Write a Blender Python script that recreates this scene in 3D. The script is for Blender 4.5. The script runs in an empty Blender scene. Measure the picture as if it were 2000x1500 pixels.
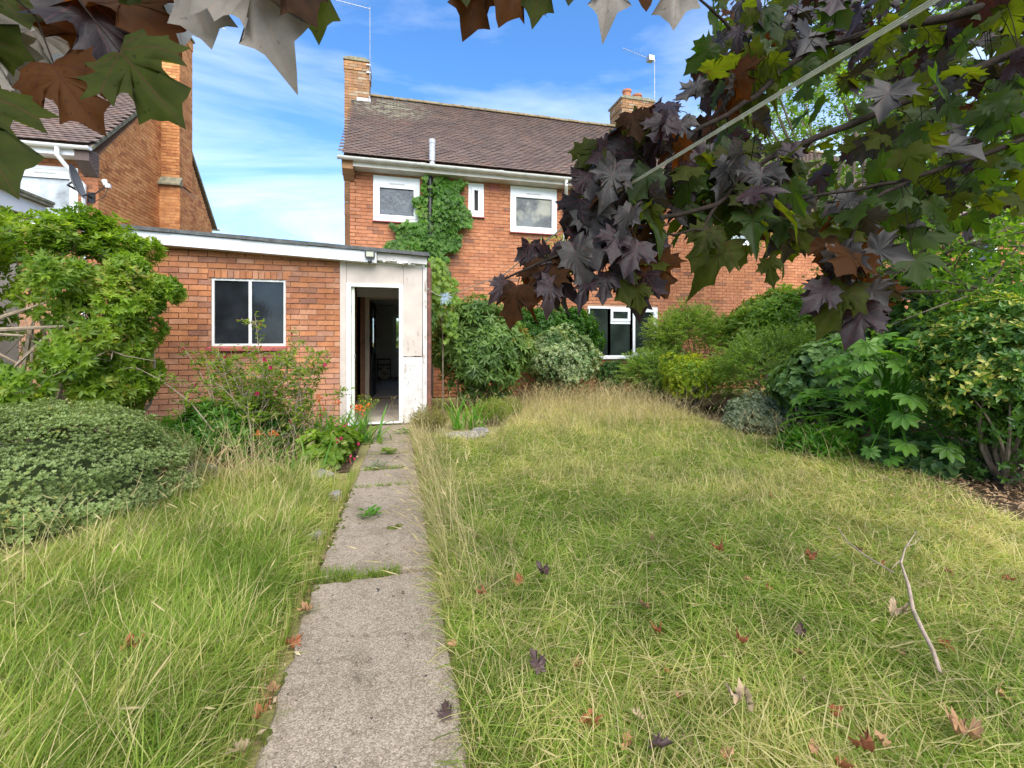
import bpy, math, random
import numpy as np
from mathutils import Vector, Matrix

random.seed(7)
rng = np.random.default_rng(11)
S = bpy.context.scene
COL = S.collection

# ------------------------------------------------------------------ camera
YAW = math.radians(14.4); FPX = 897.0; CAMH = 1.2; HORIZ = 667.0
cam_d = bpy.data.cameras.new('camera'); cam = bpy.data.objects.new('camera', cam_d); COL.objects.link(cam)
cam.location = (0, 0, CAMH); cam.rotation_euler = (math.pi/2, 0, -YAW)
cam_d.sensor_width = 36.0; cam_d.lens = FPX/2000*36; cam_d.shift_y = -(750-HORIZ)/2000
cam_d.clip_start = 0.05; cam_d.clip_end = 2000
S.camera = cam

# ------------------------------------------------------------------ world, sun, exposure
SUN_EL = math.radians(46); SUN_AZ = math.radians(176)          # azimuth clockwise from +Y: behind the camera
W = bpy.data.worlds.new('World'); S.world = W; W.use_nodes = True
nt = W.node_tree; nt.nodes.clear()
def N(nt, t, **k):
    n = nt.nodes.new(t)
    for a, v in k.items():
        if a.startswith('i_'):
            n.inputs[a[2:].replace('_', ' ')].default_value = v
        else: setattr(n, a, v)
    return n
out = N(nt, 'ShaderNodeOutputWorld'); bg = N(nt, 'ShaderNodeBackground'); bg.inputs['Strength'].default_value = 0.055
sky = N(nt, 'ShaderNodeTexSky'); sky.sky_type = 'NISHITA'; sky.sun_disc = False
sky.sun_elevation = SUN_EL; sky.sun_rotation = SUN_AZ; sky.air_density = 1.0; sky.dust_density = 0.3; sky.ozone_density = 3.0
tint = N(nt, 'ShaderNodeMix', data_type='RGBA', blend_type='MULTIPLY'); tint.inputs['Factor'].default_value = 1
tint.inputs['B'].default_value = (0.60, 0.97, 1.28, 1)
nt.links.new(sky.outputs[0], tint.inputs['A'])
tc = N(nt, 'ShaderNodeTexCoord'); sep = N(nt, 'ShaderNodeSeparateXYZ'); nt.links.new(tc.outputs['Generated'], sep.inputs[0])
def M(nt, op, a, b=None, c=None, clamp=False):
    n = nt.nodes.new('ShaderNodeMath'); n.operation = op; n.use_clamp = clamp
    for i, v in enumerate((a, b, c)):
        if v is None: continue
        if isinstance(v, (int, float)): n.inputs[i].default_value = v
        else: nt.links.new(v, n.inputs[i])
    return n.outputs[0]
zz = M(nt, 'ADD', M(nt, 'MAXIMUM', sep.outputs['Z'], 0.0), 0.12)
cx = M(nt, 'DIVIDE', sep.outputs['X'], zz); cy = M(nt, 'DIVIDE', sep.outputs['Y'], zz)
comb = N(nt, 'ShaderNodeCombineXYZ'); nt.links.new(cx, comb.inputs[0]); nt.links.new(cy, comb.inputs[1])
mp = N(nt, 'ShaderNodeMapping'); mp.inputs['Rotation'].default_value = (0, 0, 0.5); mp.inputs['Scale'].default_value = (0.55, 1.25, 1); mp.inputs['Location'].default_value = (1.7, 0.4, 0)
nt.links.new(comb.outputs[0], mp.inputs[0])
nz = N(nt, 'ShaderNodeTexNoise'); nz.inputs['Scale'].default_value = 0.9; nz.inputs['Detail'].default_value = 9; nz.inputs['Roughness'].default_value = 0.58; nz.inputs['Distortion'].default_value = 0.5
nt.links.new(mp.outputs[0], nz.inputs['Vector'])
cr = N(nt, 'ShaderNodeValToRGB'); cr.color_ramp.elements[0].position = 0.40; cr.color_ramp.elements[1].position = 0.74
nt.links.new(nz.outputs['Fac'], cr.inputs[0])
# whiter towards the horizon as thin cloud piles up with distance
hz = M(nt, 'POWER', M(nt, 'SUBTRACT', 1.0, M(nt, 'MULTIPLY', sep.outputs['Z'], 1.9, clamp=True), clamp=True), 2.2)
mask = M(nt, 'ADD', M(nt, 'MULTIPLY', cr.outputs[0], 0.72), M(nt, 'MULTIPLY', hz, 0.36), clamp=True)
mixc = N(nt, 'ShaderNodeMix', data_type='RGBA'); nt.links.new(mask, mixc.inputs['Factor'])
nt.links.new(tint.outputs['Result'], mixc.inputs['A']); mixc.inputs['B'].default_value = (7.0, 7.4, 7.8, 1)
nt.links.new(mixc.outputs['Result'], bg.inputs['Color']); nt.links.new(bg.outputs[0], out.inputs[0])

sd = bpy.data.lights.new('sun', 'SUN'); sd.energy = 1.5; sd.angle = math.radians(62); sd.color = (1.0, 0.93, 0.83)
sun = bpy.data.objects.new('sun', sd); COL.objects.link(sun); sun.location = (-6, -8, 12)
sdir = Vector((math.sin(SUN_AZ)*math.cos(SUN_EL), math.cos(SUN_AZ)*math.cos(SUN_EL), math.sin(SUN_EL)))
sun.rotation_euler = (-sdir).to_track_quat('-Z', 'Y').to_euler()
vs = S.view_settings; vs.view_transform = 'Standard'; vs.look = 'None'; vs.exposure = 2.22; vs.gamma = 1.0; vs.use_curve_mapping = False
S.render.engine = 'CYCLES'
S.cycles.max_bounces = 8; S.cycles.transparent_max_bounces = 8; S.cycles.transmission_bounces = 4

# ------------------------------------------------------------------ helpers
sA, cA = math.sin(YAW), math.cos(YAW)
def at(px, py, dep):
    """World point seen at photo pixel (px, py) and real distance dep along the view axis."""
    r = (px-1000)/FPX*dep; u = (HORIZ-py)/FPX*dep
    return np.array((r*cA+sA*dep, -r*sA+cA*dep, CAMH+u))
def tag(o, label=None, cat=None, group=None, kind=None):
    if label: o['label'] = label
    if cat: o['category'] = cat
    if group: o['group'] = group
    if kind: o['kind'] = kind
    return o
def thing(name, label, cat, loc=(0, 0, 0), group=None):
    o = bpy.data.objects.new(name, None); COL.objects.link(o); o.location = loc; o.empty_display_size = 0.1
    return tag(o, label, cat, group)
def link(name, me, parent=None, loc=None, kind=None):
    """Link mesh me (its vertices in world space unless loc is given) and keep world position under parent."""
    o = bpy.data.objects.new(name, me); COL.objects.link(o)
    if loc is not None: o.location = loc
    if parent is not None:
        o.parent = parent
        p = parent; off = Vector((0, 0, 0))
        while p is not None: off += p.location; p = p.parent
        o.location = Vector(o.location) - off
    if kind: o['kind'] = kind
    return o

class MB:
    """Collects polygons for ONE mesh object."""
    def __init__(s): s.v = []; s.f = []; s.mi = []; s.t = []
    def add(s, vs, fs, mi=0, t=0.5):
        b = len(s.v); s.v += [tuple(map(float, v)) for v in vs]; s.t += [t]*len(vs)
        for f in fs: s.f.append(tuple(i+b for i in f)); s.mi.append(mi)
    def box(s, a, b, mi=0, t=0.5):
        x0, y0, z0 = a; x1, y1, z1 = b
        s.add([(x0,y0,z0),(x1,y0,z0),(x1,y1,z0),(x0,y1,z0),(x0,y0,z1),(x1,y0,z1),(x1,y1,z1),(x0,y1,z1)],
              [(0,3,2,1),(4,5,6,7),(0,1,5,4),(1,2,6,5),(2,3,7,6),(3,0,4,7)], mi, t); return s
    def prism(s, poly, axis, a, b, mi=0, t=0.5):
        """Extrude a 2-D polygon between a and b along axis ('x': poly is (y,z); 'y': (x,z); 'z': (x,y))."""
        def P(p, q): return {'x': (q, p[0], p[1]), 'y': (p[0], q, p[1]), 'z': (p[0], p[1], q)}[axis]
        n = len(poly); vs = [P(p, a) for p in poly]+[P(p, b) for p in poly]
        fs = [tuple(range(n))[::-1], tuple(range(n, 2*n))]+[(i, (i+1) % n, n+(i+1) % n, n+i) for i in range(n)]
        s.add(vs, fs, mi, t); return s
    def tube(s, pts, rad, n=6, mi=0, t=0.5, cap=True):
        pts = [Vector([float(c) for c in p]) for p in pts]
        if isinstance(rad, (int, float)): rad = [rad]*len(pts)
        rad = [float(q) for q in rad]
        vs = []; up = Vector((0.13, 0.21, 1)).normalized()
        for i, p in enumerate(pts):
            d = (pts[min(i+1, len(pts)-1)]-pts[max(i-1, 0)]).normalized()
            u = d.cross(up)
            if u.length < 0.05: u = d.cross(Vector((1, 0.1, 0)))
            u.normalize(); w = d.cross(u)
            for k in range(n):
                a = 2*math.pi*k/n; vs.append(p+rad[i]*(math.cos(a)*u+math.sin(a)*w))
        fs = [(i*n+k, i*n+(k+1) % n, (i+1)*n+(k+1) % n, (i+1)*n+k) for i in range(len(pts)-1) for k in range(n)]
        if cap: fs += [tuple(range(n))[::-1], tuple(range((len(pts)-1)*n, len(pts)*n))]
        s.add(vs, fs, mi, t); return s
    def lathe(s, c, prof, n=16, mi=0, t=0.5):
        vs = []; 
        for r, z in prof:
            for k in range(n):
                a = 2*math.pi*k/n; vs.append((c[0]+r*math.cos(a), c[1]+r*math.sin(a), c[2]+z))
        m = len(prof)
        fs = [(i*n+k, i*n+(k+1) % n, (i+1)*n+(k+1) % n, (i+1)*n+k) for i in range(m-1) for k in range(n)]
        fs += [tuple(range(n))[::-1], tuple(range((m-1)*n, m*n))]
        s.add(vs, fs, mi, t); return s
    def mesh(s, name, mats, smooth=False):
        me = bpy.data.meshes.new(name); me.from_pydata(s.v, [], s.f)
        for m in (mats if isinstance(mats, (list, tuple)) else [mats]): me.materials.append(m)
        me.polygons.foreach_set('material_index', s.mi)
        a = me.attributes.new('tint', 'FLOAT', 'POINT'); a.data.foreach_set('value', s.t)
        if smooth: me.polygons.foreach_set('use_smooth', [True]*len(s.f))
        me.update(); return me
    def build(s, name, mats, parent=None, kind=None, smooth=False):
        return link(name, s.mesh(name, mats, smooth), parent, kind=kind)

def np_mesh(name, V, F, T, mats, mi=None, smooth=False):
    """Fast triangle mesh from arrays; T is the per-vertex 'tint'."""
    me = bpy.data.meshes.new(name); V = np.ascontiguousarray(V, np.float32); F = np.ascontiguousarray(F, np.int32)
    me.vertices.add(len(V)); me.vertices.foreach_set('co', V.ravel())
    me.loops.add(F.size); me.loops.foreach_set('vertex_index', F.ravel())
    me.polygons.add(len(F)); me.polygons.foreach_set('loop_start', np.arange(0, F.size, 3, dtype=np.int32))
    for m in (mats if isinstance(mats, (list, tuple)) else [mats]): me.materials.append(m)
    if mi is not None: me.polygons.foreach_set('material_index', np.ascontiguousarray(mi, np.int32))
    me.update(calc_edges=True)
    a = me.attributes.new('tint', 'FLOAT', 'POINT'); a.data.foreach_set('value', np.ascontiguousarray(T, np.float32))
    if smooth: me.polygons.foreach_set('use_smooth', np.ones(len(F), bool))
    return me

def unit(a): return a/np.maximum(np.linalg.norm(a, axis=-1, keepdims=True), 1e-9)
def rdir(n):
    return unit(rng.normal(size=(n, 3)))
def scatter(tv, tf, pos, d, nrm, sc, tint):
    """Copies of a leaf template (base at 0, length along +Y, face +Z) at pos, pointing d, facing about nrm."""
    d = unit(d); x = unit(np.cross(d, nrm)); z = np.cross(x, d)
    sc = np.asarray(sc)
    if sc.ndim == 1: sc = np.stack([sc, sc, sc], 1)
    V = pos[:, None, :] + tv[None, :, 0:1]*x[:, None, :]*sc[:, None, 0:1] + tv[None, :, 1:2]*d[:, None, :]*sc[:, None, 1:2] + tv[None, :, 2:3]*z[:, None, :]*sc[:, None, 2:3]
    k, n = len(pos), len(tv)
    F = tf[None]+(np.arange(k)*n)[:, None, None]
    return V.reshape(-1, 3), F.reshape(-1, 3), np.repeat(tint, n)
class Leaves:
    def __init__(s): s.V = []; s.F = []; s.T = []; s.M = []; s.n = 0
    def add(s, tpl, pos, d, nrm, sc, tint, mi=0):
        if len(pos) == 0: return
        V, F, T = scatter(tpl[0], tpl[1], np.asarray(pos, float), np.asarray(d, float), np.asarray(nrm, float), sc, tint)
        s.V.append(V); s.F.append(F+s.n); s.T.append(T); s.M.append(np.full(len(F), mi)); s.n += len(V)
    def build(s, name, mats, parent=None, kind='stuff', smooth=False):
        me = np_mesh(name, np.concatenate(s.V), np.concatenate(s.F), np.concatenate(s.T), mats, np.concatenate(s.M), smooth)
        return link(name, me, parent, kind=kind)

# ------------------------------------------------------------------ materials
def mat(name):
    m = bpy.data.materials.new(name); m.use_nodes = True; t = m.node_tree
    p = t.nodes['Principled BSDF']; return m, t, p
def L(t, a, b): t.links.new(a, b)
def ramp(t, fac, stops):
    r = t.nodes.new('ShaderNodeValToRGB'); e = r.color_ramp.elements
    while len(e) < len(stops): e.new(0.5)
    for i, (p, c) in enumerate(stops): e[i].position = p; e[i].color = (*c, 1)
    L(t, fac, r.inputs[0]); return r.outputs[0]
def noise(t, scale, detail=4, rough=0.55, vec=None, dist=0.0):
    n = t.nodes.new('ShaderNodeTexNoise'); n.inputs['Scale'].default_value = scale; n.inputs['Detail'].default_value = detail
    n.inputs['Roughness'].default_value = rough; n.inputs['Distortion'].default_value = dist
    if vec is None: vec = geo(t)
    L(t, vec, n.inputs['Vector']); return n.outputs['Fac']
def geo(t):
    g = t.nodes.new('ShaderNodeNewGeometry'); return g.outputs['Position']
def mixc_(t, fac, a, b, blend='MIX'):
    m = t.nodes.new('ShaderNodeMix'); m.data_type = 'RGBA'; m.blend_type = blend
    for k, v in (('Factor', fac), ('A', a), ('B', b)):
        if isinstance(v, (int, float)): m.inputs[k].default_value = v
        elif isinstance(v, tuple): m.inputs[k].default_value = (*v, 1)
        else: L(t, v, m.inputs[k])
    return m.outputs['Result']
def bump(t, h, p, strength=0.3, dist=0.01):
    b = t.nodes.new('ShaderNodeBump'); b.inputs['Strength'].default_value = strength; b.inputs['Distance'].default_value = dist
    L(t, h, b.inputs['Height']); L(t, b.outputs[0], p.inputs['Normal'])
def tintv(t):
    a = t.nodes.new('ShaderNodeAttribute'); a.attribute_name = 'tint'
    o = t.nodes.new('ShaderNodeObjectInfo')
    return a.outputs['Fac'], o.outputs['Random']
def simple(name, col, rough=0.6, var=0.12, nscale=6, b=0.0, metal=0.0, spec=0.5, bscale=60):
    m, t, p = mat(name); f = noise(t, nscale, 5)
    lo = tuple(c*(1-var) for c in col); hi = tuple(min(1, c*(1+var)) for c in col)
    L(t, ramp(t, f, [(0.3, lo), (0.7, hi)]), p.inputs['Base Color'])
    p.inputs['Roughness'].default_value = rough; p.inputs['Metallic'].default_value = metal; p.inputs['Specular IOR Level'].default_value = spec
    if b: bump(t, noise(t, bscale, 4), p, b, 0.01)
    return m
def leafmat(name, stops, rough=0.45, trans=0.35, tcol=(1.9, 1.95, 0.65), spec=0.3):
    m, t, p = mat(name); a, r = tintv(t)
    fac = M(t, 'FRACT', M(t, 'ADD', a, M(t, 'MULTIPLY', r, 0.0)))
    c = ramp(t, fac, stops)
    c = mixc_(t, 0.5, c, ramp(t, noise(t, 3.0, 3), [(0.3, (0.55, 0.55, 0.55)), (0.7, (1.35, 1.35, 1.2))]), 'MULTIPLY')
    L(t, c, p.inputs['Base Color']); p.inputs['Roughness'].default_value = rough; p.inputs['Specular IOR Level'].default_value = spec
    tr = t.nodes.new('ShaderNodeBsdfTranslucent'); L(t, mixc_(t, 1.0, c, tcol, 'MULTIPLY'), tr.inputs['Color'])
    ms = t.nodes.new('ShaderNodeMixShader'); ms.inputs[0].default_value = min(.5, trans+.1) if trans > .15 else trans
    L(t, p.outputs[0], ms.inputs[1]); L(t, tr.outputs[0], ms.inputs[2]); L(t, ms.outputs[0], t.nodes['Material Output'].inputs[0])
    return m
def brickmat(name, stops, soot=0.0, pale=None):
    m, t, p = mat(name); a, r = tintv(t)
    c = ramp(t, M(t, 'FRACT', M(t, 'ADD', a, r)), stops)
    n1 = noise(t, 9, 6, 0.65); n2 = noise(t, 70, 4, 0.7)
    c = mixc_(t, 0.75, c, ramp(t, n1, [(0.3, (0.72, 0.66, 0.62)), (0.7, (1.2, 1.2, 1.2))]), 'MULTIPLY')
    c = mixc_(t, 0.6, c, ramp(t, n2, [(0.32, (0.5, 0.45, 0.42)), (0.55, (1.05, 1.05, 1.05))]), 'MULTIPLY')
    c = mixc_(t, 0.8, c, ramp(t, noise(t, 0.9, 5, 0.62), [(0.34, (0.70, 0.66, 0.64)), (0.52, (1.0, 1.0, 1.0)), (0.72, (1.12, 1.12, 1.12))]), 'MULTIPLY')
    if pale: # washed-out limewash bloom low on the wall, where splashback has bleached the faces
        pos = t.nodes.new('ShaderNodeSeparateXYZ'); L(t, geo(t), pos.inputs[0])
        k = M(t, 'MULTIPLY', M(t, 'SUBTRACT', 1.15, pos.outputs['Z'], clamp=True), M(t, 'MULTIPLY', noise(t, 2.3, 5), 1.5), clamp=True)
        c = mixc_(t, M(t, 'MULTIPLY', k, 0.75, clamp=True), c, pale)
    L(t, c, p.inputs['Base Color']); p.inputs['Roughness'].default_value = 0.88; p.inputs['Specular IOR Level'].default_value = 0.25
    bump(t, M(t, 'ADD', n2, n1), p, 0.55, 0.008); return m

M_brick = brickmat('house_brick', [(0.0, (0.44, 0.180, 0.088)), (0.35, (0.50, 0.22, 0.112)), (0.62, (0.40, 0.155, 0.076)), (0.84, (0.47, 0.21, 0.115)), (0.90, (0.25, 0.12, 0.078)), (1.0, (0.44, 0.180, 0.088))])
M_ebrick = brickmat('weathered_brick', [(0.0, (0.42, 0.175, 0.078)), (0.3, (0.48, 0.215, 0.10)), (0.55, (0.36, 0.145, 0.068)), (0.76, (0.48, 0.25, 0.15)), (0.88, (0.25, 0.125, 0.085)), (1.0, (0.40, 0.165, 0.085))], pale=(0.46, 0.27, 0.20))
M_nbrick = brickmat('amber_brick', [(0.0, (0.60, 0.27, 0.10)), (0.4, (0.68, 0.34, 0.14)), (0.7, (0.55, 0.23, 0.085)), (0.88, (0.42, 0.17, 0.07)), (1.0, (0.60, 0.27, 0.10))])
M_cbrick = brickmat('chimney_brick', [(0.0, (0.30, 0.17, 0.09)), (0.4, (0.42, 0.23, 0.11)), (0.7, (0.26, 0.15, 0.08)), (0.88, (0.40, 0.32, 0.22)), (1.0, (0.30, 0.17, 0.09))])
M_mortar = simple('mortar', (0.36, 0.195, 0.115), 0.95, 0.25, 8, 0.4, spec=0.2)
M_emortar = simple('stained_mortar', (0.33, 0.175, 0.105), 0.95, 0.25, 8, 0.4, spec=0.2)
def tilemat():
    m, t, p = mat('roof_tile'); a, r = tintv(t)
    c = ramp(t, M(t, 'FRACT', M(t, 'ADD', a, r)), [(0.0, (0.150, 0.106, 0.088)), (0.4, (0.190, 0.136, 0.114)), (0.7, (0.130, 0.092, 0.078)), (0.93, (0.21, 0.130, 0.10)), (1.0, (0.150, 0.106, 0.088))])
    n = noise(t, 1.6, 6, 0.7); c = mixc_(t, 0.7, c, ramp(t, n, [(0.3, (0.62, 0.62, 0.66)), (0.7, (1.3, 1.25, 1.2))]), 'MULTIPLY')
    n2 = noise(t, 16, 5, 0.7); c = mixc_(t, M(t, 'MULTIPLY', ramp(t, n2, [(0.62, (0, 0, 0)), (0.75, (1, 1, 1))]), 0.5), c, (0.30, 0.27, 0.19))
    # pale lichen growing below the chimney flashing
    g = t.nodes.new('ShaderNodeVectorMath'); g.operation = 'DISTANCE'; L(t, geo(t), g.inputs[0]); g.inputs[1].default_value = (-0.15, 12.5, 7.3)
    n5 = noise(t, 5.5, 6, 0.75); k = M(t, 'MULTIPLY', M(t, 'SUBTRACT', 1.0, M(t, 'DIVIDE', g.outputs['Value'], 1.3), clamp=True), M(t, 'MULTIPLY', M(t, 'SUBTRACT', n5, 0.44, clamp=True), 9.0), clamp=True)
    c = mixc_(t, M(t, 'MULTIPLY', k, 0.8, clamp=True), c, (0.42, 0.42, 0.30))
    L(t, c, p.inputs['Base Color']); p.inputs['Roughness'].default_value = 0.85; bump(t, n2, p, 0.4, 0.01); return m
M_tile = tilemat()
M_ridge = simple('mossy_ridge', (0.20, 0.155, 0.085), 0.95, 0.45, 7, 0.6, bscale=25)
M_white = simple('white_upvc', (0.78, 0.79, 0.79), 0.35, 0.05, 3)
M_fascia = simple('white_fascia', (0.66, 0.67, 0.67), 0.4, 0.07, 2.2)
M_soffit = simple('soffit_paint', (0.55, 0.52, 0.45), 0.7, 0.15, 4)
M_gutter = simple('grey_gutter', (0.58, 0.57, 0.52), 0.45, 0.2, 5)
M_bgutter = simple('brown_gutter', (0.16, 0.055, 0.04), 0.5, 0.2, 5)
M_blackpipe = simple('black_pipe', (0.02, 0.018, 0.02), 0.45, 0.3, 9)
M_lead = simple('lead', (0.42, 0.43, 0.44), 0.6, 0.25, 7)
M_sill = simple('red_sill', (0.30, 0.065, 0.055), 0.6, 0.3, 9, 0.2)
M_felt = simple('roofing_felt', (0.085, 0.088, 0.085), 0.95, 0.35, 12, 0.5)
M_cap = simple('mossy_stone', (0.22, 0.20, 0.13), 0.95, 0.4, 9, 0.6, bscale=30)
M_pot = simple('terracotta_pot', (0.42, 0.16, 0.08), 0.85, 0.2, 8, 0.3)
M_metal = simple('aerial_metal', (0.35, 0.36, 0.37), 0.4, 0.15, 8, metal=0.8)
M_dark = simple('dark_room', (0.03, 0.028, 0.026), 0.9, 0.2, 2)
M_plaster = simple('interior_plaster', (0.78, 0.76, 0.70), 0.9, 0.08, 2)
M_floorb = simple('interior_floor', (0.42, 0.36, 0.30), 0.7, 0.25, 3)
M_rust = simple('rusty_pipe', (0.16, 0.065, 0.045), 0.75, 0.35, 12, 0.3)
M_cream = simple('cream_render', (0.62, 0.52, 0.40), 0.9, 0.12, 3, 0.3)
M_bark = simple('bark', (0.16, 0.12, 0.085), 0.9, 0.4, 14, 0.8, bscale=50)
M_mbark = simple('maple_bark', (0.022, 0.016, 0.012), 0.9, 0.35, 30, 0.5, bscale=90, spec=0.1)
M_twig = simple('grey_twig', (0.27, 0.21, 0.15), 0.9, 0.3, 25, 0.5, bscale=120)
M_deadwood = simple('dead_wood', (0.36, 0.27, 0.20), 0.9, 0.3, 25, 0.5, bscale=120)
M_rope = simple('nylon_line', (0.34, 0.34, 0.27), 0.6, 0.2, 40)
M_black = simple('black_plastic', (0.015, 0.015, 0.016), 0.4, 0.2, 9)
M_lampglass = simple('lamp_lens', (0.42, 0.42, 0.30), 0.15, 0.1, 30)
M_dish = simple('dish_grey', (0.13, 0.14, 0.15), 0.5, 0.1, 6)
M_stone = simple('garden_stone', (0.21, 0.19, 0.165), 0.9, 0.3, 14, 0.6, bscale=40)
def paint(name, base, under, amt=0.62, stretch=(1, 1, 0.25)):
    m, t, p = mat(name)
    mp = t.nodes.new('ShaderNodeMapping'); mp.inputs['Scale'].default_value = stretch; L(t, geo(t), mp.inputs[0])
    n = noise(t, 22, 7, 0.75, mp.outputs[0]); n2 = noise(t, 2.0, 4)
    f = M(t, 'ADD', M(t, 'MULTIPLY', n, 0.75), M(t, 'MULTIPLY', n2, 0.25))
    c = ramp(t, f, [(amt-0.06, base), (amt, under)]); c2 = mixc_(t, 0.6, c, ramp(t, noise(t, 5, 5), [(0.3, (0.78, 0.76, 0.74)), (0.7, (1.1, 1.1, 1.1))]), 'MULTIPLY')
    L(t, c2, p.inputs['Base Color']); p.inputs['Roughness'].default_value = 0.75; bump(t, f, p, 0.5, 0.006); return m
M_flake = paint('flaking_white_paint', (0.56, 0.53, 0.50), (0.27, 0.20, 0.15), 0.615)
M_frame = paint('old_cream_paint', (0.50, 0.43, 0.37), (0.28, 0.20, 0.15), 0.66)
M_wframe = paint('old_white_frame', (0.72, 0.72, 0.69), (0.42, 0.37, 0.30), 0.66)
M_mint = simple('green_white_door_paint', (0.62, 0.66, 0.52), 0.5, 0.1, 5)
def glassmat(name, base, rough=0.06, wavy=0.0, light=None):
    m, t, p = mat(name)
    c = ramp(t, noise(t, 2.5, 4), [(0.35, tuple(b*0.6 for b in base)), (0.7, tuple(b*1.5 for b in base))])
    if light: c = mixc_(t, M(t, 'MULTIPLY', ramp(t, noise(t, 1.4, 3), [(0.5, (0, 0, 0)), (0.6, (1, 1, 1))]), 0.9), c, light)
    L(t, c, p.inputs['Base Color']); p.inputs['Roughness'].default_value = rough; p.inputs['Specular IOR Level'].default_value = 0.4
    if wavy:
        mp = t.nodes.new('ShaderNodeMapping'); mp.inputs['Scale'].default_value = (1, 1, 0.35); L(t, geo(t), mp.inputs[0])
        bump(t, noise(t, 38, 3, 0.6, mp.outputs[0]), p, wavy, 0.02)
    return m
M_glass = glassmat('dark_window_glass', (0.022, 0.030, 0.026))  # green reflection is put into the base colour of this opaque pane
M_obscure = glassmat('obscured_glass', (0.09, 0.10, 0.11), 0.22, 0.6)
M_obscure2 = glassmat('obscured_glass_with_curtain', (0.10, 0.11, 0.11), 0.25, 0.6, (0.34, 0.33, 0.26))
M_extglass = glassmat('dark_pane_glass', (0.014, 0.016, 0.019), 0.10, 0.05)  # opaque pane, dark reflections are put into its near-black base colour
M_net = glassmat('net_curtained_glass', (0.42, 0.45, 0.47), 0.12)
def clearglass():
    m, t, p = mat('clear_glass'); g = t.nodes.new('ShaderNodeBsdfGlossy'); g.inputs['Roughness'].default_value = 0.03
    tr = t.nodes.new('ShaderNodeBsdfTransparent'); fr = t.nodes.new('ShaderNodeFresnel'); ms = t.nodes.new('ShaderNodeMixShader')
    L(t, fr.outputs[0], ms.inputs[0]); L(t, tr.outputs[0], ms.inputs[1]); L(t, g.outputs[0], ms.inputs[2]); L(t, ms.outputs[0], t.nodes['Material Output'].inputs[0]); return m
M_clear = clearglass()
def concrete():
    m, t, p = mat('path_concrete')
    n1 = noise(t, 1.7, 5, 0.6); n2 = noise(t, 26, 6, 0.7)
    v = t.nodes.new('ShaderNodeTexVoronoi'); v.inputs['Scale'].default_value = 210; L(t, geo(t), v.inputs['Vector'])
    ag = ramp(t, v.outputs['Color'], [(0.1, (0.12, 0.094, 0.066)), (0.5, (0.275, 0.222, 0.165)), (0.9, (0.47, 0.40, 0.31))])
    c = mixc_(t, 0.62, (0.28, 0.222, 0.163), ag)
    c = mixc_(t, 0.75, c, ramp(t, n1, [(0.32, (0.62, 0.61, 0.56)), (0.48, (0.97, 0.96, 0.93)), (0.7, (1.16, 1.14, 1.12))]), 'MULTIPLY')
    c = mixc_(t, 0.6, c, ramp(t, noise(t, 6.5, 6, 0.7, None, 0.6), [(0.36, (0.68, 0.66, 0.60)), (0.5, (1.0, 1.0, 1.0))]), 'MULTIPLY')
    c = mixc_(t, 0.7, c, ramp(t, n2, [(0.30, (0.52, 0.50, 0.48)), (0.48, (1.0, 1.0, 1.0))]), 'MULTIPLY')
    n3 = noise(t, 34, 2, 0.5); c = mixc_(t, ramp(t, n3, [(0.70, (0, 0, 0)), (0.74, (1, 1, 1))]), c, (0.06, 0.05, 0.04))
    # moss creeping in from the left edge
    pos = t.nodes.new('ShaderNodeSeparateXYZ'); L(t, geo(t), pos.inputs[0])
    e = M(t, 'ADD', M(t, 'MULTIPLY', M(t, 'SUBTRACT', M(t, 'MULTIPLY', pos.outputs['X'], -1.0), 0.27), 7.0), M(t, 'MULTIPLY', M(t, 'SUBTRACT', noise(t, 7, 5, 0.7), 0.62), 5.0))
    c = mixc_(t, M(t, 'MULTIPLY', e, 0.9, clamp=True), c, (0.10, 0.105, 0.028))
    L(t, c, p.inputs['Base Color']); p.inputs['Roughness'].default_value = 0.92; p.inputs['Specular IOR Level'].default_value = 0.2
    bump(t, M(t, 'ADD', M(t, 'MULTIPLY', v.outputs['Distance'], -0.8), n2), p, 0.45, 0.004); return m
M_conc = concrete()
def soilmat():
    m, t, p = mat('thatch_and_soil')
    c = ramp(t, noise(t, 1.3, 6, 0.6), [(0.3, (0.20, 0.21, 0.06)), (0.5, (0.32, 0.28, 0.12)), (0.7, (0.22, 0.20, 0.085))])
    c = mixc_(t, 0.6, c, ramp(t, noise(t, 60, 5, 0.7), [(0.3, (0.4, 0.4, 0.4)), (0.7, (1.3, 1.3, 1.2))]), 'MULTIPLY')
    L(t, c, p.inputs['Base Color']); p.inputs['Roughness'].default_value = 1.0; p.inputs['Specular IOR Level'].default_value = 0.1; bump(t, noise(t, 45, 5), p, 0.8, 0.02); return m
M_soil = soilmat()
M_bed = simple('bed_soil', (0.075, 0.05, 0.032), 1.0, 0.4, 12, 0.8, spec=0.1)
# ------------------------------------------------------------------ ground, path
g = MB(); n = 60
g.add([(-300, -300, -0.02), (300, -300, -0.02), (300, 500, -0.02), (-300, 500, -0.02)], [(0, 1, 2, 3)])
g.build('ground', M_soil, kind='structure')

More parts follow.
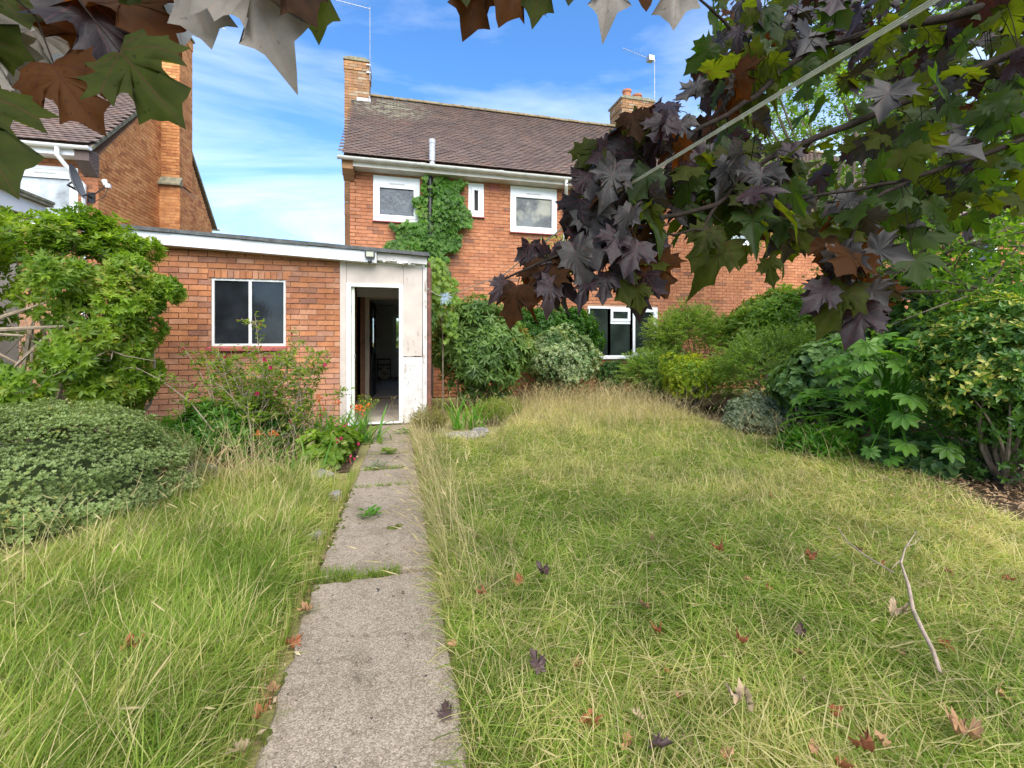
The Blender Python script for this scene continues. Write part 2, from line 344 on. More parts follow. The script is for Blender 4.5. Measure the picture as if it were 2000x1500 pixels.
path = tag(bpy.data.objects.new('path', None), kind='structure'); COL.objects.link(path)
def slab(poly, z, seed):
    """One cast slab: its outline broken by small chips along the edges."""
    r = random.Random(seed); pts = []
    for i, a in enumerate(poly):
        b = poly[(i+1) % len(poly)]; d = math.dist(a, b); k = max(2, int(d/0.06))
        for j in range(k):
            f = j/k; q = r.uniform(-0.008, 0.008) if j else 0
            if r.random() < 0.05: q *= 2.2
            nx, ny = (b[1]-a[1])/d, -(b[0]-a[0])/d
            pts.append((a[0]+(b[0]-a[0])*f+nx*q, a[1]+(b[1]-a[1])*f+ny*q))
    m = MB(); n = len(pts); cx = sum(p[0] for p in pts)/n; cy = sum(p[1] for p in pts)/n
    ins = [(p[0]+(cx-p[0])/max(0.3, math.dist(p, (cx, cy)))*0.012, p[1]+(cy-p[1])/max(0.3, math.dist(p, (cx, cy)))*0.012) for p in pts]
    m.add([(*p, -0.06) for p in pts]+[(*p, z-0.008) for p in pts]+[(*p, z) for p in ins],
          [(i, (i+1) % n, n+(i+1) % n, n+i) for i in range(n)]+[(n+i, n+(i+1) % n, 2*n+(i+1) % n, 2*n+i) for i in range(n)]+[tuple(range(2*n, 3*n))])
    m.build('slab', M_conc, path)
def pl(y): return -0.385+max(0, y-2.3)*0.036
YS = [(0.2, 2.43, .008), (2.47, 3.93, .012), (3.97, 4.46, .004), (4.49, 5.02, .014), (5.05, 5.61, .003), (5.64, 6.78, .010)]
for i, (a, b, z) in enumerate(YS):
    slab([(pl(a), a), (0.205, a), (0.205, b), (pl(b), b)], z, i)

# ------------------------------------------------------------------ brick walls
def brick_mesh(name, w, d, h, mt, j=0.004):
    """One brick seen from outside: five faces, corners knocked about a little. Face towards -Y."""
    r = lambda: random.uniform(-j, j)*0.6
    v = [(-w/2+r(), 0+r()*.6, r()), (w/2+r(), 0+r()*.6, r()), (w/2+r(), 0+r()*.6, h+r()), (-w/2+r(), 0+r()*.6, h+r()),
         (-w/2, d, 0), (w/2, d, 0), (w/2, d, h), (-w/2, d, h)]
    m = MB(); m.add(v, [(0, 1, 2, 3), (1, 5, 6, 2), (4, 0, 3, 7), (3, 2, 6, 7), (1, 0, 4, 5)]); return m.mesh(name, mt)
def lay(x0, x1, z0, z1, holes, jog=True, bond=0.5, inside=None):
    """Stretcher-bond layout: (centre x, z, width) of each brick face between x0..x1, skipping holes."""
    outl = []; row = 0; z = z0
    while z+0.065 <= z1+0.001:
        x = x0 - (0.1125 if row % 2 else 0)
        while x < x1:
            segs = [(max(x, x0), min(x+0.215, x1))]
            for (hx0, hx1, hz0, hz1) in holes:
                if z+0.06 > hz0 and z+0.005 < hz1:
                    ns = []
                    for a, b in segs:
                        if b <= hx0 or a >= hx1: ns.append((a, b)); continue
                        if a < hx0: ns.append((a, hx0))
                        if b > hx1: ns.append((hx1, b))
                    segs = ns
            for a, b in segs:
                if b-a > 0.03 and (inside is None or inside((a+b)/2, z+0.03)): outl.append(((a+b)/2, z, b-a))
            x += 0.225
        z += 0.075; row += 1
    return outl
BR = {}
def brick_parts(parent, bricks, y, mt, key, limit, score):
    """The bricks that show largest become parts of their own; the others stay one joined part."""
    bricks = sorted(bricks, key=score); near, rest = bricks[:limit], bricks[limit:]
    for (x, z, w) in near:
        full = w > 0.2; k = (key, random.randrange(5) if full else round(w, 2))
        if k not in BR: BR[k] = brick_mesh('brick', w if not full else 0.215, 0.03, 0.065, mt)
        o = link('brick', BR[k], parent, loc=(x, y-random.uniform(0.002, 0.007), z))
    if rest:
        m = MB()
        for (x, z, w) in rest:
            r = lambda: random.uniform(-.0025, .0025); q = y-random.uniform(0.002, 0.007)
            m.add([(x-w/2+r(), q+r()*.6, z+r()), (x+w/2+r(), q+r()*.6, z+r()), (x+w/2+r(), q+r()*.6, z+.065+r()), (x-w/2+r(), q+r()*.6, z+.065+r()),
                   (x-w/2, y+.02, z), (x+w/2, y+.02, z), (x+w/2, y+.02, z+.065), (x-w/2, y+.02, z+.065)],
                  [(0, 1, 2, 3), (1, 5, 6, 2), (4, 0, 3, 7), (3, 2, 6, 7), (1, 0, 4, 5)], 0, random.random())
        m.build('brickwork', mt, parent, kind='stuff')
def wall_with_holes(m, x0, x1, z0, z1, holes, ya, yb):
    """Solid backing wall between ya and yb, cut round rectangular openings (grid split)."""
    xs = sorted({x0, x1, *[h[0] for h in holes], *[h[1] for h in holes]}); zs = sorted({z0, z1, *[h[2] for h in holes], *[h[3] for h in holes]})
    xs = [x for x in xs if x0 <= x <= x1]; zs = [z for z in zs if z0 <= z <= z1]
    for i in range(len(xs)-1):
        for j in range(len(zs)-1):
            cx, cz = (xs[i]+xs[i+1])/2, (zs[j]+zs[j+1])/2
            if any(h[0] < cx < h[1] and h[2] < cz < h[3] for h in holes): continue
            a, b, c, d = xs[i], xs[i+1], zs[j], zs[j+1]
            m.add([(a, ya, c), (b, ya, c), (b, ya, d), (a, ya, d)], [(0, 1, 2, 3)])
            m.add([(a, yb, c), (b, yb, c), (b, yb, d), (a, yb, d)], [(0, 3, 2, 1)])
    for (a, b, c, d) in holes:
        c = max(c, z0)
        m.add([(a, ya, c), (b, ya, c), (b, ya, d), (a, ya, d), (a, yb, c), (b, yb, c), (b, yb, d), (a, yb, d)], [(1, 0, 4, 5), (2, 1, 5, 6), (3, 2, 6, 7), (0, 3, 7, 4)])
    m.add([(x0, ya, z1), (x1, ya, z1), (x1, yb, z1), (x0, yb, z1)], [(0, 1, 2, 3)])
    m.add([(x0, ya, z0), (x0, ya, z1), (x0, yb, z1), (x0, yb, z0)], [(0, 1, 2, 3)]); m.add([(x1, ya, z0), (x1, ya, z1), (x1, yb, z1), (x1, yb, z0)], [(3, 2, 1, 0)])

# ------------------------------------------------------------------ roofs
def tile_mesh(w, l):
    m = MB(); t = 0.016
    # local: x along the eaves, y up the slope, z out of the slope; slightly cambered
    z = lambda y: 0.034-0.03*y/l
    v = []
    for y in (0, l):
        for x, c in ((-w/2, -0.002), (0, 0.003), (w/2, -0.002)): v += [(x, y, z(y)+c), (x, y, z(y)+c-t)]
    m.add(v, [(0, 2, 8, 6), (2, 4, 10, 8), (0, 1, 3, 2), (2, 3, 5, 4), (0, 6, 7, 1), (4, 5, 11, 10)]); return m
def tiled_slope(parent, x0, x1, eave, ridge, limit, score, mt=None, kick=1):
    """Rows of plain tiles between the eave line and the ridge line (both (y, z)); kick -1 for the far side."""
    mt = mt or M_tile
    d = Vector((0, ridge[0]-eave[0], ridge[1]-eave[1])); ln = d.length; d.normalize(); nrm = Vector((1, 0, 0)).cross(d); 
    if nrm.z < 0: nrm = -nrm
    rows = int(ln/0.1); base = tile_mesh(0.161, 0.16)
    me = base.mesh('tile', mt); rot = Matrix((Vector((1, 0, 0)), d, nrm)).transposed().to_4x4()
    spots = []
    for r in range(rows):
        off = 0.0825 if r % 2 else 0
        x = x0-off+0.0825
        while x < x1+0.05:
            spots.append((x, r)); x += 0.165
    pos = [(x+random.uniform(-.003, .003), Vector((x, eave[0], eave[1]))+d*(r*0.1+random.uniform(-.004, .004))+nrm*random.uniform(0, .005), r) for x, r in spots]
    pos.sort(key=lambda q: score(q[1]))
    for x, p, r in pos[:limit]:
        o = link('tile', me, parent, loc=p); o.rotation_euler = rot.to_euler()
        o.rotation_euler.rotate_axis('Z', random.uniform(-.012, .012))
    if pos[limit:]:
        bv = np.array(base.v); V = []; F = []; T = []; nb = len(bv)
        m = MB()
        for x, p, r in pos[limit:]:
            R = rot.to_3x3() @ Matrix.Rotation(random.uniform(-.012, .012), 3, 'Z')
            m.add([p+R @ Vector(v) for v in base.v], base.f, 0, random.random())
        m.build('tiling', mt, parent, kind='stuff')
def ridge_row(parent, x0, x1, y, z):
    x = x0
    while x < x1-0.05:
        l = min(0.31, x1-x-0.006); m = MB(); n = 7; r = 0.125+random.uniform(-.004, .004); dz = random.uniform(-.006, .006)
        ring = [(math.cos(a)*r, math.sin(a)*r*0.9) for a in [math.pi*(i/(n-1))*0.92+0.04*math.pi for i in range(n)]]
        prof = ring+[(q[0]*0.85, q[1]*0.82-.01) for q in ring[::-1]]
        m.prism([(y+q[0], z-0.06+q[1]+dz) for q in prof], 'x', x, x+l); m.build('ridge_tile', M_ridge, parent); x += 0.318

# ------------------------------------------------------------------ windows
def casement(parent, x0, x1, z0, z1, y, glass, mt=M_white, lights=None, sill=True, fw=0.06, deep=0.07, top_panel=0.0, vent=False, red=True):
    """Framed window as a part of its house; frame, panes, vent and sill are its sub-parts. lights: list of (x0,x1,z0,z1,opening?)."""
    w = thing('window', None, None, (x0, y, z0)); w.parent = parent; w.location = Vector((x0, y, z0))-parent.location
    m = MB()
    def ring(a, b, c, d, t, ya, yb):
        m.box((a, ya, c), (b, yb, c+t)); m.box((a, ya, d-t), (b, yb, d)); m.box((a, ya+.0015, c+t), (a+t, yb, d-t)); m.box((b-t, ya+.0015, c+t), (b, yb, d-t))
    ring(x0, x1, z0, z1, fw, y-0.012, y+deep)
    zt = z1-fw-top_panel
    if top_panel: m.box((x0+fw, y-0.004, zt), (x1-fw, y+deep-.01, z1-fw))
    lights = lights or [(x0+fw, x1-fw, z0+fw, zt, True)]
    for (a, b, c, d, op) in lights:
        if op:
            m2 = m; ring(a+.004, b-.004, c+.004, d-.004, 0.062, y-0.026, y+deep-0.015)
    # mullions and transoms between lights
    for i, (a, b, c, d, op) in enumerate(lights):
        for (a2, b2, c2, d2, _) in lights[i+1:]:
            if a2 > b-.001 and a2-b < .12 and min(d, d2)-max(c, c2) > .05: m.box((b, y-0.0105, max(min(c, c2), z0+fw)), (a2, y+deep-.005, min(max(d, d2), z1-fw)))
            if c2 > d-.001 and c2-d < .12 and min(b, b2)-max(a, a2) > .05: m.box((a, y-0.009, d), (b, y+deep-.006, c2))
    m.build('frame', mt, w)
    for (a, b, c, d, op) in lights:
        q = 0.064 if op else 0.0
        p = MB(); p.box((a+q, y+0.012, c+q), (b-q, y+0.02, d-q)); p.build('pane', glass, w)
        if op:
            gsk = MB(); t = 0.008
            A, B, C_, D_ = a+q, b-q, c+q, d-q
            gsk.box((A, y+.003, C_), (B, y+.0115, C_+t)); gsk.box((A, y+.003, D_-t), (B, y+.0115, D_)); gsk.box((A, y+.003, C_+t), (A+t, y+.0115, D_-t)); gsk.box((B-t, y+.003, C_+t), (B, y+.0115, D_-t)); gsk.build('gasket', M_black, w)
    if vent:
        v = MB(); cxm = (x0+x1)/2; vw = min(0.34, (x1-x0)*0.36); v.box((cxm-vw/2, y-0.02, zt+.02), (cxm+vw/2, y-0.0045, zt+.045)); v.box((cxm-vw/2+.01, y-0.024, zt+.027), (cxm+vw/2-.01, y-0.0205, zt+.038), 1); v.build('trickle_vent', [M_white, M_soffit], w)
    if sill:
        s = MB(); n_ = max(1, round((x1-x0+.04)/0.16)); step = (x1-x0+.04)/n_
        for i in range(n_):
            a = x0-.02+i*step; s.prism([(y-0.065, z0-.032), (y-0.065, z0-.012), (y+.05, z0-.003), (y+.05, z0-.032)], 'x', a+.002, a+step-.002)
        s.build('sill', M_sill if red else mt, w)
    return w
def gutter(parent, x0, x1, y, z, mt, fall=0.02):
    m = MB(); n = 8; r = 0.058
    segs = 5
    for k in range(segs):
        a = x0+(x1-x0)*k/segs; b = x0+(x1-x0)*(k+1)/segs; dz = -fall*k/segs
        outer = [(y+math.cos(t)*r, z+dz+math.sin(t)*r) for t in [math.pi+math.pi*i/n for i in range(n+1)]]
        inner = [(y+math.cos(t)*(r-.006), z+dz+math.sin(t)*(r-.006)) for t in [2*math.pi-math.pi*i/n for i in range(n+1)]]
        m.prism(outer+inner, 'x', a+.001, b-.001)
        # union bracket over each joint
        outer = [(y+math.cos(t)*(r+.006), z+dz+math.sin(t)*(r+.006)+.004) for t in [math.pi+math.pi*i/n for i in range(n+1)]]
        inner = [(y+math.cos(t)*(r-.001), z+dz+math.sin(t)*(r-.001)+.004) for t in [2*math.pi-math.pi*i/n for i in range(n+1)]]
        m.prism(outer+inner, 'x', b-.05, b+.05 if k < segs-1 else b+.002)
    for xx in (x0, x1):
        m.prism([(y+math.cos(t)*r, z+math.sin(t)*r-(fall if xx == x1 else 0)) for t in [math.pi+math.pi*i/n for i in range(n+1)]], 'x', xx-.004, xx+.004)
    return m.build('gutter', mt, parent)
def chimney(parent, x0, x1, y0, y1, z0, z1, mt, pots=(), capw=0.05):
    c = MB(); c.box((x0+.008, y0+.008, z0), (x1-.008, y1-.008, z1)); st = c.build('chimney', M_mortar, parent)
    m = MB(); z = z0; row = 0
    while z < z1-.03:
        gap = 0.02 if z > z1-0.32 else 0
        for (fx, u0, u1) in (('f', x0, x1), ('r', y0, y1), ('l', y0, y1), ('b', x0, x1)):
            u = u0-(0.1125 if row % 2 else 0); 
            while u < u1:
                a, b = max(u, u0), min(u+.215, u1)
                if b-a > .03:
                    o = random.uniform(0, .004)+gap; d = .012
                    bx = {'f': ((a, y0-o, z), (b, y0+d, z+.065)), 'b': ((a, y1-d, z), (b, y1+o, z+.065)), 'r': ((x1-d, a, z), (x1+o, b, z+.065)), 'l': ((x0-o, a, z), (x0+d, b, z+.065))}[fx]
                    m.box(*bx, 0, random.random())
                u += .225
        z += .075; row += 1
    m.build('brickwork', mt, st, kind='stuff')
    k = MB(); k.box((x0-capw, y0-capw, z1), (x1+capw, y1+capw, z1+.05)); k.prism([(x0-capw+.01, z1+.05), (x1+capw-.01, z1+.05), (x1-.12, z1+.10), (x0+.12, z1+.10)], 'y', y0-capw+.01, y1+capw-.01); k.build('cap', M_cap, st)
    for (px_, py_, r, h) in pots:
        p = MB(); p.lathe((px_, py_, z1+.06), [(r*1.05, 0), (r, .05), (r*.93, h*.8), (r*1.1, h*.82), (r*1.1, h), (r*.8, h), (r*.75, h*.6)]); p.build('chimney_pot', M_pot, st, smooth=False)
    return st

# ------------------------------------------------------------------ the semi-detached brick house
near = lambda p: (p[0])**2+(10-0)**2+(p[1]-1.2)**2 if not isinstance(p, Vector) else p.length
H0 = thing('brick_house', 'two storey brick house with creeper on its wall, brown tiled roof and grey gutter', 'house', (3, 12, 0))
HX0, HX1, HY, EZ = -0.88, 7.2, 10.0, 4.87
W1 = (-.42, .53, 3.73, 4.67); W2 = (1.58, 1.92, 3.95, 4.68); W3 = (2.53, 3.63, 3.67, 4.70); W4 = (5.22, 6.3, 3.67, 4.70); WG = (4.40, 6.24, .82, 2.03)
DOOR_IN = (-.50, .34, 0.0, 2.1)
m = MB(); wall_with_holes(m, HX0, HX1, 0, 4.78, [W1, W2, W3, W4, WG, DOOR_IN], HY+.012, HY+.25); m.build('wall', M_mortar, H0)
bk = lay(HX0, HX1, 0.0, 4.76, [W1, W2, W3, W4, WG, (-.86, .5, 0, 2.6)])
vis = lambda b: (abs(b[0]-1.4)*0.9+abs(b[1]-3.4)*1.0) + (9 if b[1] < 2.6 and b[0] < .5 else 0)
brick_parts(H0, bk, HY, M_brick, 'h', 300, vis)
# gable end on the left, with its chimney breast
m = MB(); m.prism([(HY+.012, 0), (16.2, 0), (16.2, 4.8), (13.1, 7.62), (HY+.012, 4.8)], 'x', HX0+.004, HX0+.2); m.build('gable_wall', M_mortar, H0)
gb = MB(); row = 0; z = 0.0
while z < 7.5:
    lim0 = 10.0 if z < 4.75 else 10.0+(z-4.75)/(7.62-4.8)*3.1; lim1 = 16.2 if z < 4.75 else 16.2-(z-4.75)/(7.62-4.8)*3.1
    u = lim0+.02-(.1125 if row % 2 else 0)
    while u < lim1:
        a, b = max(u, lim0+.02), min(u+.215, lim1)
        if b-a > .03: gb.box((HX0-random.uniform(.001, .004), a, z), (HX0+.01, b, z+.065), 0, random.random())
        u += .225
    z += .075; row += 1
gb.build('gable_brickwork', M_brick, H0, kind='stuff')
ST = chimney(H0, -1.26, -.64, 12.75, 13.5, 4.6, 8.60, M_cbrick, [(-.92, 13.12, .12, .12)], capw=.03)
m = MB(); m.box((-1.24, 12.6, 0), (HX0+.002, 13.65, 4.5)); m.prism([(12.6, 4.5), (13.65, 4.5), (13.5, 4.75), (12.75, 4.75)], 'x', -1.25, HX0+.001); m.build('chimney_breast', M_cbrick, H0)
# flashing at the foot of the stack
m = MB(); m.prism([(12.62, 7.36), (12.74, 7.36), (12.74, 7.62), (12.69, 7.62)], 'x', -.95, -.60); m.prism([(12.62, 7.38), (13.4, 7.86), (13.4, 8.0), (12.62, 7.66)], 'x', -.638, -.622); m.build('flashing', M_lead, H0)
tiled_slope(H0, -1.0, HX1-.02, (9.66, 4.93), (13.1, 7.86), 300, lambda p: abs(p.x-.9)*.55+abs(p.y-10.2))
m = MB(); m.add([(-.98, 9.70, 4.90), (HX1, 9.70, 4.90), (HX1, 13.1, 7.80), (-.98, 13.1, 7.80), (-.98, 16.5, 4.90), (HX1, 16.5, 4.90), (-.98, 9.70, 4.84), (HX1, 9.70, 4.84), (HX1, 13.1, 7.74), (-.98, 13.1, 7.74), (-.98, 16.5, 4.84), (HX1, 16.5, 4.84)],
    [(0, 1, 2, 3), (3, 2, 5, 4), (6, 9, 8, 7), (9, 10, 11, 8), (0, 3, 9, 6), (3, 4, 10, 9), (1, 7, 8, 2), (2, 8, 11, 5), (0, 6, 7, 1)]); m.build('roof_deck', M_tile, H0)
ridge_row(H0, -.62, HX1, 13.1, 7.90)
m = MB(); m.box((-.98, 9.705, 4.72), (HX1, 9.73, 4.88)); m.box((-.98, 9.73, 4.72), (HX1, HY+.013, 4.74)); m.build('soffit', M_soffit, H0)
m = MB(); m.prism([(9.70, 4.66), (9.97, 4.5), (9.99, 4.5), (9.99, 4.9), (9.70, 4.9)], 'x', -1.0, -.80)
for k in range(6): m.box((-1.015, 9.69+.03*k, 4.85-.045*k-.03), (-.785, 9.99, 4.85-.045*k))
m.build('corbel', M_cbrick, H0)
gutter(H0, -1.08, HX1, 9.62, 4.86, M_gutter)
casement(H0, *W1, HY, M_obscure, top_panel=.12, vent=True)
casement(H0, *W2, HY, M_dark, top_panel=0.03)
casement(H0, *W3, HY, M_obscure2, top_panel=.12, vent=True)
casement(H0, *W4, HY, M_net, top_panel=.12, vent=True)
a, b, c, d = WG
casement(H0, a, b, c, d, HY, M_glass, fw=.05, lights=[(a+.05, a+.52, c+.05, d-.05, False), (a+.58, 5.50, c+.05, 1.62, False), (a+.58, 5.50, 1.68, d-.05, True), (5.56, b-.05, c+.05, d-.05, True)], red=False)
m = MB()
for i in range(7): m.box((2.05+i*.036, HY-.006, 4.56), (2.066+i*.036, HY+.01, 4.74))
for i in range(5): m.box((2.045, HY-.009, 4.555+i*.042), (2.30, HY+.012, 4.573+i*.042))
m.build('air_brick', M_sill, H0)
# black soil stack and the pale vent it becomes above the eaves
m = MB(); m.tube([(.74, HY-.09, 0), (.74, HY-.09, 4.72)], .055, 10); 
for z in (2.75, 3.62, 4.32): m.tube([(.74, HY-.09, z), (.74, HY-.09, z+.11)], .068, 10); m.box((.66, HY-.1, z+.03), (.82, HY, z+.06))
m.build('soil_pipe', M_blackpipe, H0)
m = MB(); m.tube([(.77, 9.70, 4.86), (.77, 9.70, 5.40)], .062, 10); m.tube([(.77, 9.70, 5.33), (.77, 9.70, 5.415)], .068, 10); m.box((.64, 9.78, 5.02), (.9, 9.9, 5.06)); m.build('vent_pipe', M_lead, H0)
m = MB(); m.tube([(3.72, 9.62, 4.82), (3.72, 9.62, 4.68), (3.78, 9.78, 4.52), (3.80, 9.93, 4.42), (3.80, 9.93, 2.3), (3.80, 9.93, .1)], .036, 8)
for z in (4.36, 3.2, 1.6): m.tube([(3.80, 9.93, z), (3.80, 9.93, z+.06)], .044, 8)
m.build('downpipe', M_gutter, H0)
# the far half of the pair
H1 = thing('attached_house', 'adjoining brick house behind the maple leaves with dark red brown gutter', 'house', (11, 12, 0))
X0, X1 = 7.205, 15.2
WA = (7.9, 9.05, 3.67, 4.70); WB = (12.4, 13.5, 3.67, 4.70); WC = (8.3, 10.3, .82, 2.03)
m = MB(); wall_with_holes(m, X0, X1, 0, 4.78, [WA, WB], HY+.012, HY+.25); m.build('wall', M_mortar, H1)
brick_parts(H1, lay(X0, X1, 0.0, 4.76, [WA, WB]), HY, M_brick, 'h', 300, lambda b: abs(b[0]-8.6)+abs(b[1]-2.7)*1.4)
tiled_slope(H1, X0+.05, X1+.1, (9.66, 4.93), (13.1, 7.86), 0, lambda p: 0)
m = MB(); m.add([(X0, 9.70, 4.90), (X1, 9.70, 4.90), (X1, 13.1, 7.80), (X0, 13.1, 7.80), (X0, 16.5, 4.90), (X1, 16.5, 4.90), (X0, 9.70, 4.84), (X1, 9.70, 4.84), (X1, 13.1, 7.74), (X0, 13.1, 7.74), (X0, 16.5, 4.84), (X1, 16.5, 4.84)],
    [(0, 1, 2, 3), (3, 2, 5, 4), (6, 9, 8, 7), (9, 10, 11, 8), (1, 7, 8, 2), (2, 8, 11, 5), (0, 6, 7, 1)]); m.build('roof_deck', M_tile, H1)
m = MB(); m.prism([(HY+.26, 0), (16.2, 0), (16.2, 4.8), (13.1, 7.7), (HY+.26, 4.9)], 'x', X1-.2, X1-.003); m.build('gable_wall', M_brick, H1)
ridge_row(H1, X0, X1, 13.1, 7.90)
m = MB(); m.box((X0, 9.705, 4.70), (X1, 9.73, 4.86)); m.box((X0, 9.73, 4.72), (X1, HY+.013, 4.74)); m.build('soffit', M_bgutter, H1)
gutter(H1, X0+.01, X1, 9.62, 4.84, M_bgutter)
CH2 = chimney(H1, 6.72, 7.78, 12.7, 13.5, 7.2, 8.6, M_cbrick, [(7.03, 12.98, .13, .36), (7.42, 13.05, .14, .30)])
casement(H1, *WA, HY, M_net, top_panel=.1); casement(H1, *WB, HY, M_glass, top_panel=.1)
# a third house, seen only as brick between the leaves at the right
H2 = thing('brick_building', 'orange brick building glimpsed through apple leaves beyond the attached house', 'house', (21, 14, 0))
m = MB(); wall_with_holes(m, 16.4, 26, 0, 5.0, [(18.5, 19.8, 3.5, 4.6), (21.5, 23.0, 3.5, 4.6)], 11.0, 11.25); m.box((16.4, 11.25, 0), (26, 17, 4.99)); m.build('wall', M_mortar, H2)
brick_parts(H2, lay(16.4, 26, 0, 4.95, [(18.5, 19.8, 3.5, 4.6), (21.5, 23.0, 3.5, 4.6)]), 10.99, M_brick, 'h', 0, lambda b: 0)
casement(H2, 18.5, 19.8, 3.5, 4.6, 11.0, M_glass); casement(H2, 21.5, 23.0, 3.5, 4.6, 11.0, M_glass)
m = MB(); m.prism([(10.6, 5.0), (17.4, 5.0), (14, 8)], 'x', 16.2, 26.2); m.build('roof', M_tile, H2)

# ------------------------------------------------------------------ aerials
t = thing('tv_aerial', 'tall thin aerial mast strapped to the left chimney', 'aerial', (-.60, 12.72, 8.2), 'roof aerials')
m = MB(); m.tube([(-.62, 12.70, 8.1), (-.62, 12.70, 10.05)], .013, 6); m.build('mast', M_metal, t)
m = MB(); m.tube([(-.62, 12.70, 10.0), (-1.55, 12.75, 10.12)], .007, 5)
for k in range(9): x = -.7-.1*k; m.tube([(x, 12.55, 10.02+.013*k), (x, 12.9, 10.02+.013*k)], .003, 4)
m.build('boom', M_metal, t)
m = MB(); m.box((-.70, 12.695, 8.3), (-.60, 12.735, 8.33)); m.box((-.70, 12.695, 8.5), (-.60, 12.735, 8.53)); m.build('bracket', M_metal, t)
t = thing('tv_aerial', 'aerial with comb of short rods above the twin pot chimney', 'aerial', (7.85, 12.8, 8.5), 'roof aerials')
m = MB(); m.tube([(7.86, 12.75, 8.3), (7.86, 12.75, 10.0)], .013, 6); m.build('mast', M_metal, t)
m = MB(); m.tube([(7.9, 12.75, 9.93), (6.75, 12.7, 10.13)], .007, 5)
for k in range(12): x = 7.82-.09*k; m.tube([(x, 12.6, 9.95+.016*k), (x, 12.88, 9.95+.016*k)], .0035, 4)
m.box((7.62, 12.66, 9.9), (7.80, 12.84, 10.05)); m.build('boom', M_metal, t)

# ------------------------------------------------------------------ flat-roofed extension
EX = thing('brick_extension', 'single storey flat roofed brick extension with open doorway and white fascia', 'extension', (-1.4, 8, 0))
EY = 6.92
WE = (-2.36, -1.45, 1.14, 2.05)
m = MB(); wall_with_holes(m, -3.18, -.745, 0, 2.36, [WE], EY+.012, EY+.22); m.box((-3.18, EY+.22, 0), (-3.0, 9.98, 2.5)); m.box((.36, EY+.1, 0), (.42, 9.98, 2.36)); m.build('wall', M_emortar, EX)
m = MB(); m.box((.30, EY+.1, .005), (.355, 9.90, 2.3)); m.build('inner_wall', M_plaster, EX)
soldier = (WE[0]-.03, WE[1]+.005, 2.05, 2.16)
brick_parts(EX, lay(-3.18, -.745, .005, 2.5, [WE, soldier]), EY, M_ebrick, 'e', 300, lambda b: 0)
k = 0; x = soldier[0]+.037; sm = [brick_mesh('brick', .066, .03, .104, M_ebrick) for _ in range(3)]
while x < soldier[1]: link('brick', sm[k % 3], EX, loc=(x, EY-.005-random.uniform(0, .004), 2.053)); x += .0755; k += 1
# side wall bricks facing left
# roof: felt edge over white fascia, the whole roof falling to the right
def rz(x): return 2.655-(x+3.26)*0.0455
def slope_box(m, x0, x1, ya, yb, t0, t1, mi=0):
    m.add([(x0, ya, rz(x0)+t0), (x1, ya, rz(x1)+t0), (x1, yb, rz(x1)+t0), (x0, yb, rz(x0)+t0), (x0, ya, rz(x0)+t1), (x1, ya, rz(x1)+t1), (x1, yb, rz(x1)+t1), (x0, yb, rz(x0)+t1)],
          [(0, 3, 2, 1), (4, 5, 6, 7), (0, 1, 5, 4), (1, 2, 6, 5), (2, 3, 7, 6), (3, 0, 4, 7)], mi)
m = MB()
xs = [-3.29+i*(3.78/14) for i in range(15)]
for a, b in zip(xs[:-1], xs[1:]): slope_box(m, a, b, 6.72+random.uniform(-.006, .006), 9.985, -.05+random.uniform(-.004, .004), .0)
m.build('roof_felt', M_felt, EX)
m = MB(); slope_box(m, -3.26, .44, 6.90, 9.98, -.2, -.052); m.build('roof_deck', M_plaster, EX)
m = MB(); slope_box(m, -3.27, -.24, 6.755, 6.79, -.205, -.052); slope_box(m, -3.27, -.24, 6.79, 6.93, -.205, -.19); m.build('fascia_board', M_fascia, EX)
m = MB(); N_ = 40; top = []; botm = []
for i in range(N_+1):
    x = -.235+i*(.70/N_); top.append((x, rz(x)-.052)); rag = .105+(.018*math.sin(i*1.3)+random.uniform(0, .03) if 4 < i < 27 else random.uniform(0, .006))-(.03 if 10 < i < 16 else 0)
    botm.append((x, rz(x)-.052-rag))
m.prism(botm+top[::-1], 'y', 6.80, 6.825); m.build('rotten_fascia', M_flake, EX)
m = MB(); m.prism([(-.2, rz(-.2)-.175), (.30, rz(.3)-.185), (.30, rz(.3)-.15), (-.2, rz(-.2)-.14)], 'y', 6.83, 6.86)
m.add([(.07, 6.79, 2.315), (.19, 6.775, 2.33), (.20, 6.80, 2.375), (.05, 6.80, 2.36)], [(0, 1, 2, 3)]); m.add([(-.1, 6.785, 2.36), (.02, 6.77, 2.345), (.03, 6.80, 2.375)], [(0, 1, 2)]); m.build('peeling_batten', M_flake, EX)
# timber surround of the doorway
m = MB(); m.box((-.742, EY-.02, .01), (-.66, EY+.10, 2.34)); m.build('side_post', M_frame, EX)
m = MB(); m.box((-.656, EY-.012, 2.03), (.13, EY+.02, 2.37)); m.build('head_panel', M_frame, EX)
m = MB(); m.prism([(.132, .06), (.15, .0), (.25, .02), (.41, .04), (.41, .97), (.132, .97)], 'y', EY-.012, EY+.02); m.build('side_panel', M_flake, EX)
m = MB(); m.prism([(.134, 2.36), (.134, .985), (.22, .978), (.30, .99), (.40, .982), (.405, 1.5), (.405, 2.33)], 'y', EY-.018, EY+.022); m.build('side_panel', M_frame, EX)
m = MB(); m.box((.412, EY-.03, .02), (.47, EY+.06, 2.3)); m.build('corner_post', M_flake, EX)
df = thing('door_frame', None, None, (-.6, EY, 0)); df.parent = EX; df.location = Vector((-.6, EY, 0))-EX.location
m = MB(); m.box((-.655, EY-.03, .0), (-.595, EY+.09, 2.03)); m.box((.07, EY-.028, .03), (.131, EY+.09, 2.03)); m.box((-.595, EY-.029, 1.985), (.07, EY+.09, 2.028)); m.build('jamb', M_wframe, df)
m = MB(); m.box((-.60, EY-.02, .012), (-.02, EY+.05, .03)); m.box((-.005, EY-.02, .012), (.125, EY+.05, .03)); m.build('threshold', M_white, df)
